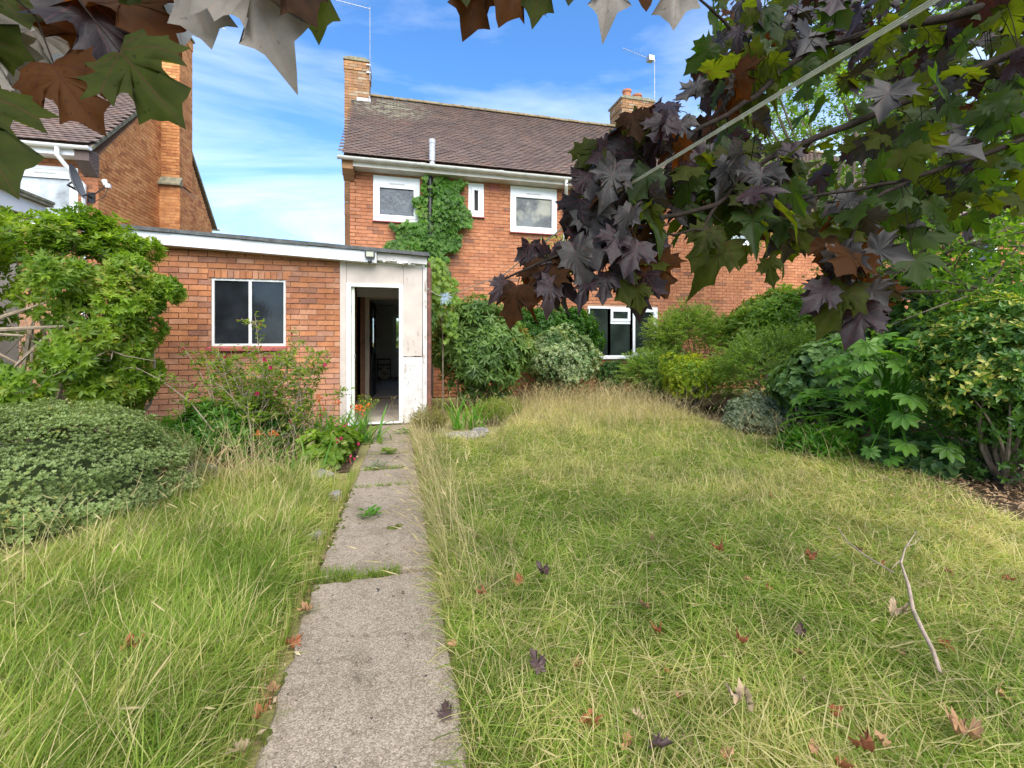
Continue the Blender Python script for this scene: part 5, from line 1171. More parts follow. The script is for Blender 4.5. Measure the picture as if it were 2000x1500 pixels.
# tall dry stalks with seed heads; taller and thicker at the back and along the path's edge
ST_ = Leaves(); SH = Leaves()
SEEDT = tpl([(-.5, .0, 0), (.5, 0, 0), (-.8, .35, .1), (.8, .35, -.1), (-.5, .75, 0), (.5, .75, 0), (0, 1, 0)], [(0, 1, 3), (0, 3, 2), (2, 3, 5), (2, 5, 4), (4, 5, 6)])
STEM5 = bladeT(5, .34, .5)
def stalks(x, y, h, lay_, ang, heads=.6, tl=(0, 1), hw=.0035):
    n = len(x); d = np.hypot(x, y); hor = np.stack([np.cos(ang), np.sin(ang), np.zeros(n)], 1); D = unit(hor*lay_[:, None]+UP); P = np.stack([x, y, np.zeros(n)], 1); nr = unit(hor-UP*.3)
    w = (.0014+.00032*d)*rng.uniform(.8, 1.4, n); ST_.add(STEM5, P, D, nr, np.stack([w, h, h], 1), rng.uniform(*tl, n))
    k = rng.random(n) < heads; X_ = unit(np.cross(D, nr)); Z_ = np.cross(X_, D); tipd = unit(D+Z_*.68); tip = P+D*h[:, None]+Z_*(.34*h)[:, None]
    ln = rng.uniform(.04, .10, n); SH.add(SEEDT, (tip-tipd*ln[:, None]*.7)[k], tipd[k], rdir(k.sum()), np.stack([(hw*rng.uniform(.5, 1.1, n))[k], ln[k], ln[k]*.3], 1), rng.uniform(0, 1, k.sum()))
x, y, d = sample_lawn(9000, RL, lambda d: np.full_like(d, .5)); stalks(x, y, rng.uniform(.12, .32, len(x)), rng.uniform(.2, 2.2, len(x)), rng.uniform(0, 6.28, len(x)), .35, hw=.0022)
x, y, d = sample_lawn(7000, LLN, lambda d: np.full_like(d, .14)); stalks(x, y, rng.uniform(.22, .40, len(x)), rng.uniform(.1, .8, len(x)), rng.uniform(0, 6.28, len(x)), .4, hw=.0026)
n = 4200; x = rng.uniform(.9, 4.7, n); y = 5.2+(rng.random(n)**.7)*3.5; k = in_poly(x, y, RL); x, y = x[k], y[k]; stalks(x, y, rng.uniform(.30, .62, len(x))*(.7+.3*np.clip((y-5)/3, 0, 1)), rng.uniform(.05, .8, len(x)), rng.uniform(0, 6.28, len(x)), .75)
n = 900; y = rng.uniform(2.0, 5.9, n); x = .24+np.abs(rng.normal(0, .16, n)); stalks(x, y, rng.uniform(.22, .55, n), rng.uniform(.2, 1.1, n), math.pi+rng.normal(0, 1.0, n), .35)
n = 300; x = rng.normal(-1.30, .26, n); y = rng.normal(4.25, .26, n); stalks(x, y, rng.uniform(.3, .72, n), rng.uniform(.1, .8, n), rng.uniform(0, 6.28, n), .5)
n = 240; x = rng.normal(-1.5, .45, n)-.1; y = rng.normal(3.2, .25, n); k = (x < -.6) & (rng.random(n) < .5); stalks(x[k], y[k], rng.uniform(.22, .45, n)[k], rng.uniform(.1, .6, n)[k], rng.uniform(0, 6.28, n)[k], .6)
n = 160; x = rng.normal(.95, .35, n); y = rng.normal(7.0, .25, n); stalks(x, y, rng.uniform(.25, .5, n), rng.uniform(.1, .6, n), rng.uniform(0, 6.28, n), .9)
n = 150; x = rng.normal(4.0, .5, n); y = rng.normal(4.3, .4, n); stalks(x, y, rng.uniform(.25, .5, n), rng.uniform(.1, .6, n), rng.uniform(0, 6.28, n), .8)
so = ST_.build('tall_grass', M_straw); tag(so, 'tall bleached grass stalks standing over the lawn and path edge', 'tall grass', kind='stuff')
so = SH.build('grass_seed_heads', M_straw); tag(so, 'feathery seed heads on the tall bleached grass', 'seed heads', kind='stuff')
# grass and moss in the joints and along the path's edges
J = Leaves(); mo = MB()
n = 900; x = rng.uniform(-.46, .03, n); x = np.where(rng.random(n) < .6, x, rng.uniform(-.5, -.2, n)); y = 2.45+rng.normal(0, .018, n)+.05*rng.random(n)*(x < -.2)
a = rng.uniform(0, 6.28, n); hor = np.stack([np.cos(a), np.sin(a), np.zeros(n)], 1); h = rng.uniform(.02, .075, n); J.add(B3, np.stack([x, y, np.zeros(n)], 1), unit(hor*.9+UP*.6), UP-hor, np.stack([h*0+.0028, h, h], 1), rng.uniform(0, .5, n))
for yy, x0_, x1_, n in ((3.95, -.3, .15, 160), (4.475, -.28, .1, 220), (5.03, -.27, .15, 120), (5.62, -.25, .15, 60)):
    x = rng.uniform(x0_, x1_, n); y = yy+rng.normal(0, .015, n); a = rng.uniform(0, 6.28, n); hor = np.stack([np.cos(a), np.sin(a), np.zeros(n)], 1); h = rng.uniform(.02, .06, n)
    J.add(B3, np.stack([x, y, np.zeros(n)], 1), unit(hor*.9+UP*.5), UP-hor, np.stack([h*0+.004, h, h], 1), rng.uniform(0, .5, n))
for sgn, n in ((-1, 2600), (1, 1500)):
    y = rng.uniform(.9, 4.4 if sgn < 0 else 5.8, n); x = np.where(sgn < 0, -.42+np.maximum(0, y-2.3)*.036, .225)+sgn*np.abs(rng.normal(0, .035, n)); a = rng.normal(math.pi if sgn > 0 else 0, .9, n); hor = np.stack([np.cos(a), np.sin(a), np.zeros(n)], 1); h = rng.uniform(.04, .15, n)
    k = rng.random(n) < .35+.5*(np.sin(y*7+sgn)*.5+.5)
    J.add(B3, np.stack([x, y, np.zeros(n)-.02], 1)[k], unit(hor*.7+UP*.7)[k], (UP-hor)[k], np.stack([h*0+.003, h, h], 1)[k], rng.uniform(0, .95, n)[k])
o = J.build('edge_grass', M_grass); tag(o, 'short grass growing in the joints and along the edges of the path', 'grass', kind='stuff')
for _ in range(80):
    yy = rng.choice([rng.uniform(1.0, 2.6), rng.uniform(2.6, 3.9), rng.normal(2.45, .02)]); xx = -.385+max(0, yy-2.3)*.036+rng.normal(0, .016) if abs(yy-2.45) > .04 else rng.uniform(-.38, .0)
    if 2.75 < yy < 3.4: xx += abs(rng.normal(0, .03))
    s_ = rng.uniform(.006, .02); mo.lathe((xx, yy, -.004), [(s_, 0), (s_*.9, .010), (s_*.5, .02), (s_*.1, .022)], 7)
for q in [(.0, 3.02), (.03, 3.05), (-.02, 3.03)]: mo.lathe((*q, .01), [(.03, 0), (.025, .006), (.01, .009)], 7)
o = mo.build('moss', M_moss); tag(o, 'cushions of moss along the left edge of the path', 'moss', kind='stuff')
# litter of dry leaves and chips on the bare bed at the right, in the path's gutter and under the shrubs
LT = Leaves(); 
def litter(n, cx, cy, sx, sy, size, z=.01):
    x = rng.normal(cx, sx, n); y = rng.normal(cy, sy, n); P = np.stack([x, y, rng.uniform(0, .03, n)+z], 1); D = rdir(n)*np.array((1, 1, .25)); LT.add(OVATE, P, unit(D), unit(UP+rdir(n)*.5), np.stack([size*rng.uniform(.3, 1, n), size*rng.uniform(.5, 1.3, n), size*rng.uniform(.3, 1.5, n)], 1), rng.uniform(0, 1, n))
litter(1500, 4.6, 2.45, .5, .5, .05); litter(900, 5.0, 3.0, .5, .4, .06); litter(300, -.45, 1.9, .03, .55, .03, -.01); litter(260, -.42, 3.4, .04, .6, .03, 0); litter(500, -1.6, 4.9, .6, .3, .05); litter(400, 4.7, 4.4, .4, .5, .05); litter(160, 1.0, 6.6, .4, .3, .04); litter(120, .24, 3, .02, 1.2, .03, -.01)
o = LT.build('leaf_litter', M_litter); tag(o, 'dry leaf litter and bark chips on the bare bed at the right', 'leaf litter', kind='stuff')
m = MB(); m.add([(3.9, 1.2, -.008), (7.5, 1.2, -.008), (7.5, 9.0, -.008), (4.7, 9.0, -.008), (4.8, 3.4, -.008), (4.1, 2.3, -.008)], [(0, 1, 2, 3, 4, 5)]); m.add([(-3.6, 4.6, -.008), (-.40, 4.5, -.008), (-.35, 6.9, -.008), (-3.6, 6.9, -.008)], [(0, 1, 2, 3)]); m.build('bed_soil', M_bed, kind='structure')

# ------------------------------------------------------------------ stones, gravel, small path plants
def stone(label, c, r, seed, group=None):
    rr = np.random.default_rng(seed); m = MB(); vs_ = []; fs_ = []; nu, nv = 12, 7
    ph = rr.uniform(0, 6, 6)
    for j in range(nv+1):
        for i in range(nu):
            a = 6.283*i/nu; e = -math.pi/2+math.pi*j/nv; d = np.array((math.cos(a)*math.cos(e), math.sin(a)*math.cos(e), math.sin(e)))
            k_ = 1+.16*math.sin(d[0]*3+ph[0])+.14*math.sin(d[1]*4+ph[1])+.1*math.sin(d[2]*5+ph[2])+.07*math.sin(d[0]*9+d[1]*7+ph[3]); vs_.append((d[0]*r[0]*k_, d[1]*r[1]*k_, d[2]*r[2]*k_))
    for j in range(nv):
        for i in range(nu): fs_.append((j*nu+i, j*nu+(i+1) % nu, (j+1)*nu+(i+1) % nu, (j+1)*nu+i))
    m.add(vs_, fs_); o = link('stone', m.mesh('stone', M_stone), None, loc=c); return tag(o, label, 'stone', group)
stone('broad grey edging stone beside the orange tinged strap leaves', (-.60, 4.25, .03), (.10, .08, .06), 1, 'stones along the bed edge')
stone('squat brown grey stone between the dome shrub and the fuchsia', (-1.62, 4.45, .06), (.16, .10, .09), 2, 'stones along the bed edge')
stone('small rounded pale stone at the mossy left edge of the path', (-.44, 3.75, .01), (.05, .045, .04), 3, 'stones along the bed edge')
stone('bluish stone half sunk at the path edge nearest the camera', (-.47, 3.02, .0), (.05, .07, .045), 4, 'stones along the bed edge')
stone('low flat stone behind the pebble patch', (1.12, 6.1, .0), (.12, .07, .05), 5, 'stones along the bed edge')
gm = Leaves(); n = 1400; a = rng.uniform(0, 6.28, n); q = np.sqrt(rng.random(n)); P = np.stack([.85+np.cos(a)*q*.28, 5.78+np.sin(a)*q*.2, rng.uniform(.0, .025, n)], 1)
PEB = tpl([(0, -.5, 0), (.45, -.1, .1), (.3, .4, 0), (-.3, .45, .05), (-.5, -.05, 0), (0, 0, .4)], [(0, 1, 5), (1, 2, 5), (2, 3, 5), (3, 4, 5), (4, 0, 5)])
gm.add(PEB, P, unit(rdir(n)*np.array((1, 1, .2))), unit(UP+rdir(n)*.3), np.repeat(rng.uniform(.012, .035, n)[:, None], 3, 1), rng.random(n))
M_peb = leafmat('pebbles', [(0, (.20, .17, .13)), (.6, (.30, .26, .20)), (1, (.42, .38, .31))], .85, .0)
o = gm.build('gravel', M_peb); tag(o, 'pale pebble patch in front of the irises', 'gravel', kind='stuff')
def rosette(name, label, base, k, ln, m_, seed, T=OVATE, up=.35):
    t = thing(name, label, 'plant', base); LV = Leaves(); r = np.random.default_rng(seed); a = r.uniform(0, 6.28, k); hor = np.stack([np.cos(a), np.sin(a), np.zeros(k)], 1); P = np.array(base)+hor*r.uniform(0, ln*.9, (k, 1))+UP*r.uniform(.005, .05, (k, 1))
    single(LV, T, P, unit(hor+UP*up+r.normal(0, .2, (k, 3))), unit(UP+r.normal(0, .2, (k, 3))), ln, .9, r.uniform(0, .7, k)); LV.build('leaf_clump', m_, t)
    m = MB(); [m.tube([np.array(base), P[i]], .0015, 4) for i in range(min(8, k))]; m.build('stem', M_strap, t)
rosette('path_weed', 'small lobed weed sprouting in the middle of the path', (-.16, 3.25, .012), 30, .055, M_strap, 2)
rosette('path_weed', 'silvery narrow leaved weed in the path joint', (-.14, 4.49, .01), 34, .07, M_bluegrey, 3, LANCE)
rosette('path_weed', 'spreading weed with reddish leaves crossing the far path joint', (-.05, 5.02, .01), 60, .06, M_fuchsia, 4)
rosette('path_weed', 'broad low weed where the path meets the heather tuft', (.12, 6.1, .01), 26, .08, M_strap, 5)
t = thing('wispy_weed', 'yellow flecked wispy weed standing at the doorway threshold', 'plant', (-.38, 6.72, 0)); LV = Leaves(); m = MB()
for i in range(26):
    tp = np.array((-.38+rng.normal(0, .12), 6.72+rng.normal(0, .05), rng.uniform(.2, .48))); m.tube([(-.38, 6.72, 0), tp*.5+np.array((-.19, 3.36, 0)), tp], [.003, .002, .0015], 4, cap=False)
    q = np.array([tp]*9)-rng.uniform(0, .16, (9, 1))*unit(tp-np.array((-.38, 6.72, 0)))+rng.normal(0, .015, (9, 3)); single(LV, LANCE, q, rdir(9)+UP*.4, rdir(9), .035, 1, rng.random(9))
LV.build('leaf_clump', M_yellow, t); m.build('stem', M_strap, t)

# ------------------------------------------------------------------ maple
HALF = [(x*.82, y) for x, y in [(.08, -.06), (.22, -.10), (.36, -.10), (.52, -.13), (.48, .00), (.46, .08), (.56, .10), (.74, .12), (.67, .21), (.68, .30), (.88, .43), (.70, .44), (.62, .46), (.61, .59), (.50, .52), (.38, .50), (.30, .53), (.31, .63), (.34, .72), (.45, .81), (.30, .83), (.20, .89), (.11, .99)]]
OUT = [(0, 0)]+HALF+[(0, 1.12)]+[(-x, y) for x, y in HALF[::-1]]
def maple_leaf(seed, mt, curl=.18, fold=.10, name='leaf', dead=0.0):
    r = np.random.default_rng(seed); n = len(OUT); wx = r.uniform(.9, 1.08)
    pts = [(x*wx*(1+r.normal(0, .03)), y*(1+r.normal(0, .02))) for x, y in OUT]; c0 = (0, .26)
    ring = [((x*.55), c0[1]+(y-c0[1])*.55) for x, y in pts]; k1, k2 = r.uniform(-.1, .1), r.uniform(0, 6)
    def Zf(x, y):
        z = -curl*(y*abs(y))*.9-curl*1.1*x*x+fold*abs(x)*.6+.045*math.sin(6*x+k2)+.04*math.sin(7*y+k2*2)+.012*math.sin(21*x+k2)*math.sin(17*y)+k1*x
        ang = math.atan2(x, y); z += .011*math.cos(ang*8.6)*min(1, math.hypot(x, y)*1.5)
        if dead: z += dead*(x*x*1.1+.9*max(0, y-.5)**2)*(1 if k1 > -.05 else .5)+dead*.13*math.sin(10*x+k2+3*y)+dead*.11*math.sin(9*y+k2*3)+dead*.07*math.sin(19*x-13*y)
        return z
    v = [(c0[0], c0[1], Zf(*c0))]+[(x, y, Zf(x, y)) for x, y in ring]+[(x, y, Zf(x, y)) for x, y in pts]
    f = []
    for i in range(n):
        j = (i+1) % n; f += [(0, 1+j, 1+i), (1+i, 1+j, 1+n+j), (1+i, 1+n+j, 1+n+i)]
    m = MB(); m.add(v, f, 0, float(r.uniform(.05, .95))); return m.mesh(name, mt, True)
def maplemat(name, lo, hi, vein, rough, trans, tcol, spec=.5, coat=0):
    m, t, p = mat(name); a, rnd = tintv(t); tcn = t.nodes.new('ShaderNodeTexCoord'); sx = t.nodes.new('ShaderNodeSeparateXYZ'); L(t, tcn.outputs['Object'], sx.inputs[0]); X_, Y_ = sx.outputs['X'], sx.outputs['Y']
    line = None
    for ang in (0, .80, -.80, 1.62, -1.62):
        s_, c_ = math.sin(ang), math.cos(ang)
        al = M(t, 'ADD', M(t, 'MULTIPLY', X_, s_), M(t, 'MULTIPLY', Y_, c_)); pe = M(t, 'ABSOLUTE', M(t, 'SUBTRACT', M(t, 'MULTIPLY', X_, c_), M(t, 'MULTIPLY', Y_, s_)))
        w = M(t, 'SUBTRACT', .016, M(t, 'MULTIPLY', al, .011)); k = M(t, 'MULTIPLY', M(t, 'LESS_THAN', pe, w), M(t, 'GREATER_THAN', al, 0.0)); line = k if line is None else M(t, 'MAXIMUM', line, k)
        # side veins leave each main vein in pairs
        sv = M(t, 'FRACT', M(t, 'MULTIPLY', M(t, 'SUBTRACT', al, M(t, 'MULTIPLY', pe, 1.1)), 6.5)); k2 = M(t, 'MULTIPLY', M(t, 'LESS_THAN', sv, .07), M(t, 'MULTIPLY', M(t, 'LESS_THAN', pe, M(t, 'MULTIPLY', al, .42)), M(t, 'GREATER_THAN', al, .08))); line = M(t, 'MAXIMUM', line, M(t, 'MULTIPLY', k2, .5))
    n = t.nodes.new('ShaderNodeTexNoise'); n.inputs['Scale'].default_value = 4; n.inputs['Detail'].default_value = 6; L(t, tcn.outputs['Object'], n.inputs['Vector'])
    f = M(t, 'ADD', M(t, 'MULTIPLY', n.outputs['Fac'], .75), M(t, 'MULTIPLY', rnd, .4))
    c = ramp(t, f, [(.3, lo), (.75, hi)]); sp = t.nodes.new('ShaderNodeTexNoise'); sp.inputs['Scale'].default_value = 11; L(t, tcn.outputs['Object'], sp.inputs['Vector']); c = mixc_(t, ramp(t, sp.outputs['Fac'], [(.66, (0, 0, 0)), (.72, (.7, .7, .7))]), c, tuple(q*.5 for q in lo))
    c = mixc_(t, M(t, 'MULTIPLY', line, .75), c, vein); L(t, c, p.inputs['Base Color']); p.inputs['Roughness'].default_value = rough; p.inputs['Specular IOR Level'].default_value = spec
    if coat: p.inputs['Coat Weight'].default_value = coat; p.inputs['Coat Roughness'].default_value = .3
    bump(t, M(t, 'ADD', M(t, 'MULTIPLY', line, -1.0), M(t, 'MULTIPLY', n.outputs['Fac'], .5)), p, .5, .01)
    tr = t.nodes.new('ShaderNodeBsdfTranslucent'); L(t, mixc_(t, 1.0, c, tcol, 'MULTIPLY'), tr.inputs['Color']); ms = t.nodes.new('ShaderNodeMixShader'); ms.inputs[0].default_value = trans
    L(t, p.outputs[0], ms.inputs[1]); L(t, tr.outputs[0], ms.inputs[2]); L(t, ms.outputs[0], t.nodes['Material Output'].inputs[0]); return m
MM = {  # sky sheen, glow through leaves and crown shade are put into the colours
 'purple': maplemat('purple_maple_leaf', (.010, .007, .008), (.026, .016, .018), (.06, .02, .024), .5, .2, (3.0, 1.3, .6), .25),
 'slate': maplemat('slate_maple_leaf', (.012, .011, .010), (.030, .026, .023), (.06, .03, .028), .5, .2, (2.2, 2.0, .7), .28),
 'olive': maplemat('olive_maple_leaf', (.022, .030, .006), (.050, .060, .009), (.06, .035, .018), .6, .55, (2.6, 2.8, .5), .1),
 'green': maplemat('green_maple_leaf', (.015, .032, .007), (.034, .055, .011), (.05, .035, .018), .55, .5, (2.4, 2.9, .5), .2),
 'rust': maplemat('rust_maple_leaf', (.020, .010, .004), (.060, .025, .006), (.05, .018, .010), .6, .5, (3.6, 2.1, .5), .1),
 'grey': maplemat('ghost_grey_maple_leaf', (.16, .14, .115), (.27, .24, .205), (.24, .18, .14), .6, .35, (1, .97, .9), .4),  # added grey leaves standing in for washed-out leaf ghosts against the sky
 'pale': maplemat('sky_white_maple_leaf', (.60, .61, .63), (.78, .79, .82), (.5, .48, .48), .5, .35, (1, 1, 1), .5),  # added white leaves standing in for bright sky between the real ones
}
LEAFM = {k: [maple_leaf(10*i+hash_, v, curl=cu, fold=fo) for i, (cu, fo) in enumerate([(.22, .35), (.42, .6), (.12, .10), (.65, .9)])] for hash_, (k, v) in enumerate(MM.items())}
MT = thing('maple_tree', 'overhanging maple with large purple and olive leaves framing the top of the view', 'tree', (2.5, -.9, 0))
TW = MB()
leafcount = 0
def put_leaf(A, tip, nrm, kind, var=None, wid=None):
    """One maple leaf hung from point A with its tip towards tip."""
    global leafcount
    A = np.array(A, float); d = np.array(tip, float)-A; ln = np.linalg.norm(d); d /= ln; nrm = np.array(nrm, float); x = unit(np.cross(d, nrm)); z = np.cross(x, d)
    me = LEAFM[kind][var if var is not None else random.randrange(4)]; o = link('leaf', me, MT, loc=Vector(A)); o.rotation_euler = Matrix(((x[0], d[0], z[0]), (x[1], d[1], z[1]), (x[2], d[2], z[2]))).to_euler()
    s_ = ln/1.12; o.scale = (s_*(wid or random.uniform(.55, .98)), s_, s_); leafcount += 1; return o
def towards(A): return unit(np.array((0, 0, CAMH))-np.array(A))
# branches: polylines through real points of the crown
def br(pts, r0, r1):
    P = [np.array(p) for p in pts]; Q = []
    for i in range(len(P)-1):
        for f in (0, .33, .66): 
            q = P[i]*(1-f)+P[i+1]*f
            Q.append(q+(rng.normal(0, .004, 3) if f else 0))
    Q.append(P[-1]); TW.tube(Q, list(np.linspace(r0, r1, len(Q))), 6); return Q
TRUNK = MB(); TRUNK.tube([(2.5, -.9, 0), (2.45, -.85, .9), (2.5, -.8, 1.9), (2.35, -.6, 2.9), (2.2, -.3, 3.8)], [.20, .16, .15, .12, .08], 12); TRUNK.build('trunk', M_bark, MT, smooth=True)
hub = np.array((2.45, -.75, 2.3))
limbsR = [
 [hub, (2.6, .4, 2.55), at(2080, -30, 1.9), at(1850, 35, 1.9), at(1700, 62, 1.8), at(1590, 92, 1.75), at(1480, 130, 1.7)],
 [at(1590, 92, 1.75), at(1500, 165, 1.6), at(1420, 225, 1.45), at(1340, 265, 1.35), at(1240, 300, 1.25), at(1185, 330, 1.2)],
 [hub, (2.2, .6, 2.2), at(1990, 100, 1.6), at(1790, 190, 1.55), at(1610, 262, 1.45), at(1500, 310, 1.38), at(1440, 350, 1.32), at(1400, 400, 1.28), at(1375, 450, 1.25), at(1290, 455, 1.2)],
 [at(1400, 400, 1.28), at(1280, 425, 1.22), at(1200, 455, 1.18), at(1100, 492, 1.15), at(1040, 520, 1.13), at(985, 545, 1.12)],
 [hub, (2.3, .55, 1.85), at(2060, 250, 1.5), at(1900, 310, 1.5), at(1790, 345, 1.45), at(1700, 395, 1.4), at(1660, 470, 1.4), at(1650, 560, 1.38), at(1620, 600, 1.37)],
 [at(1790, 345, 1.45), at(1680, 370, 1.45), at(1560, 390, 1.4), at(1480, 430, 1.38)],
 [at(1480, 130, 1.7), at(1430, 60, 1.7), at(1380, 10, 1.7), at(1320, -40, 1.7)],
 [hub, (1.9, .5, 2.6), at(1700, -90, 1.3), at(1400, -110, 1.1), at(1150, -90, 1.0), at(960, -80, .95)],
 [hub, (1.2, -.2, 2.7), (.2, .1, 2.35), at(560, -260, .75), at(420, -150, .70), at(240, -80, .68), at(60, -40, .66), at(-80, 20, .66)],
]
R0 = [.034, .012, .017, .007, .012, .006, .010, .014, .02]
BP = []
for pts, r0 in zip(limbsR, R0): BP += br(pts, r0, .0025)
BP = np.array(BP)
def petiole(A):
    """Reddish stalk from the nearest branch point to the leaf."""
    A = np.array(A); dd = np.linalg.norm(BP-A, axis=1); i = int(dd.argmin()); b = BP[i]
    if dd[i] > .32: b = A+(b-A)/dd[i]*.3
    mid = (A+b)/2+UP*.02+rng.normal(0, .008, 3); TW.tube([b, mid, A], [.0016, .0013, .0012], 4, cap=False)
# the big leaves close to the lens at top left (photo positions, distances of 0.6 to 0.8 m)
NEARL = [((233, 100), (340, 220), .68, 'olive', 0, .1), ((107, 130), (160, 225), .70, 'rust', 1, -.1), ((165, 40), (212, 165), .76, 'rust', 0, .2), ((-100, 180), (20, 350), .62, 'olive', 0, .2), ((200, -40), (345, 75), .78, 'rust', 2, .2), ((165, 5), (232, 112), .74, 'purple', 1, .3),
         ((-30, -40), (52, 42), .70, 'olive', 2, .3), ((-60, 50), (30, 100), .70, 'olive', 0, .0), ((30, 20), (92, -70), .75, 'grey', 0, .2), ((70, 20), (40, 150), .80, 'grey', 1, .3), ((150, 20), (60, 135), .84, 'pale', 0, .2), ((95, -50), (165, 80), .86, 'pale', 2, .2), ((320, -40), (360, 80), .86, 'pale', 2, .4),
         ((360, -70), (408, 62), .78, 'grey', 0, .1), ((470, -75), (552, 92), .76, 'grey', 1, .1), ((540, -60), (612, 22), .76, 'rust', 0, .2), ((130, -60), (95, 40), .82, 'pale', 1, .1), ((-10, 60), (-40, 170), .7, 'grey', 1, .2), ((590, -90), (628, 30), .8, 'olive', 1, .1), ((420, -95), (455, 10), .8, 'grey', 2, .2), ((270, -80), (290, 30), .8, 'olive', 1, .2),
         ((945, -70), (922, 42), 1.0, 'rust', 1, .1), ((1010, -70), (990, 34), 1.0, 'rust', 0, .3), ((1060, -75), (1052, 12), 1.0, 'olive', 1, .2), ((1195, -75), (1192, 22), 1.02, 'grey', 1, .1), ((1330, -70), (1318, 32), 1.1, 'grey', 0, .2), ((1260, -90), (1262, 0), 1.1, 'rust', 2, .2), ((890, -90), (912, 2), 1.0, 'olive', 2, .2), ((1120, -90), (1112, 0), 1.0, 'olive', 2, .2)]
for (a_, b_, dep, kd, var, tl_) in NEARL:
    A = at(*a_, dep); T_ = at(*b_, dep*(1-.05)); nrm = towards(A)+np.array((rng.normal(0, .12)+tl_*.6, 0, tl_)); put_leaf(A, T_, nrm, kd, var, .9); petiole(A)
# a few leaves named for their look: the big slate one over the gutter, the drooping tips
SPOT = [((1205, 318), (1178, 408), 1.12, 'slate', 0), ((1235, 405), (1198, 470), 1.12, 'slate', 1), ((1075, 545), (1070, 618), 1.12, 'purple', 1), ((1185, 535), (1178, 592), 1.14, 'purple', 0), ((1268, 400), (1290, 460), 1.2, 'olive', 0), ((985, 548), (960, 590), 1.12, 'purple', 1), ((1010, 560), (990, 635), 1.12, 'rust', 1), ((1110, 500), (1092, 545), 1.15, 'rust', 0), ((1235, 480), (1205, 530), 1.16, 'slate', 1), ((1245, 560), (1248, 605), 1.16, 'olive', 1),
        ((1180, 290), (1122, 325), 1.2, 'olive', 2), ((1270, 330), (1235, 385), 1.2, 'green', 1), ((1490, 325), (1478, 395), 1.3, 'slate', 3), ((1545, 285), (1535, 332), 1.36, 'purple', 3), ((1430, 310), (1395, 375), 1.3, 'slate', 1), ((1385, 445), (1360, 520), 1.25, 'olive', 1), ((1420, 470), (1368, 555), 1.25, 'olive', 3), ((1460, 480), (1445, 520), 1.28, 'olive', 0), ((1500, 505), (1512, 560), 1.3, 'olive', 0), ((1540, 430), (1582, 490), 1.35, 'olive', 0), ((1530, 425), (1520, 470), 1.34, 'green', 1),
        ((1660, 555), (1600, 645), 1.36, 'olive', 1), ((1690, 600), (1650, 665), 1.36, 'purple', 1), ((1660, 500), (1630, 560), 1.38, 'slate', 3), ((1640, 480), (1655, 545), 1.40, 'slate', 1), ((1700, 590), (1728, 650), 1.36, 'purple', 0), ((1620, 560), (1575, 600), 1.36, 'purple', 1), ((1815, 390), (1850, 440), 1.45, 'green', 0), ((1280, 540), (1300, 580), 1.2, 'rust', 0)]
for (a_, b_, dep, kd, var) in SPOT:
    A = at(*a_, dep); T_ = at(*b_, dep*.97); put_leaf(A, T_, towards(A)+np.array((rng.normal(0, .2), 0, .35+rng.normal(0, .15))), kd, var); petiole(A)
# the rest of the near crown, hung along the branches
ZONES = [([(1165, 250), (1250, 200), (1330, 205), (1400, 300), (1340, 400), (1240, 430), (1150, 440), (1120, 380)], 80, (1.15, 1.5), ['purple', 'slate', 'purple', 'rust', 'green', 'olive', 'purple']),
         ([(1360, 150), (1400, 40), (1380, -30), (1520, -30), (1500, 160), (1400, 240)], 54, (1.45, 1.9), ['slate', 'green', 'rust', 'olive', 'purple', 'olive']),
         ([(1340, 300), (1500, 200), (1580, 330), (1520, 440), (1380, 450), (1300, 440)], 70, (1.25, 1.6), ['olive', 'green', 'olive', 'slate', 'green', 'purple']),
         ([(1020, 480), (1120, 450), (1290, 440), (1300, 520), (1220, 560), (1040, 545), (975, 540)], 34, (1.12, 1.25), ['purple', 'rust', 'slate', 'purple', 'olive', 'purple']),
         ([(1520, -30), (2040, -30), (2040, 120), (1760, 150), (1520, 150)], 90, (1.5, 2.2), ['green', 'olive', 'slate', 'green', 'olive', 'purple']),
         ([(1700, 150), (2040, 120), (2040, 330), (1850, 400), (1700, 420)], 80, (1.4, 2.0), ['green', 'olive', 'olive', 'slate', 'green']),
         ([(1480, 380), (1700, 370), (1720, 480), (1600, 500), (1480, 460)], 22, (1.35, 1.55), ['olive', 'green', 'rust', 'slate']),
         ([(1590, 500), (1700, 480), (1740, 590), (1640, 590)], 18, (1.35, 1.5), ['purple', 'slate', 'rust', 'purple', 'olive']),
         ([(1730, 400), (1850, 360), (1880, 420), (1760, 520)], 10, (1.45, 1.7), ['olive', 'green', 'slate'])]
FARL = []
for poly, n, (d0, d1), kinds in ZONES:
    P = np.array(poly, float); lo, hi = P.min(0), P.max(0); got = 0
    while got < n:
        x, y = rng.uniform(lo[0], hi[0]), rng.uniform(lo[1], hi[1])
        if not in_poly(np.array([x]), np.array([y]), poly)[0]: continue
        dep = rng.uniform(d0, d1); A = at(x, y, dep); ln = rng.uniform(.08, .14); got += 1
        dirn = unit(np.array((rng.normal(-.1, .5), rng.normal(-.1, .45), -1+abs(rng.normal(0, .45))))); nrm = unit(towards(A)*rng.uniform(-.2, 1)+UP*rng.uniform(.2, 1.1)+rng.normal(0, .35, 3)); kd = kinds[rng.integers(len(kinds))]
        if leafcount < 300: put_leaf(A, A+dirn*ln, nrm, kd); 
        else: FARL.append((A, dirn, nrm, ln, kd))
        if rng.random() < .75: petiole(A)
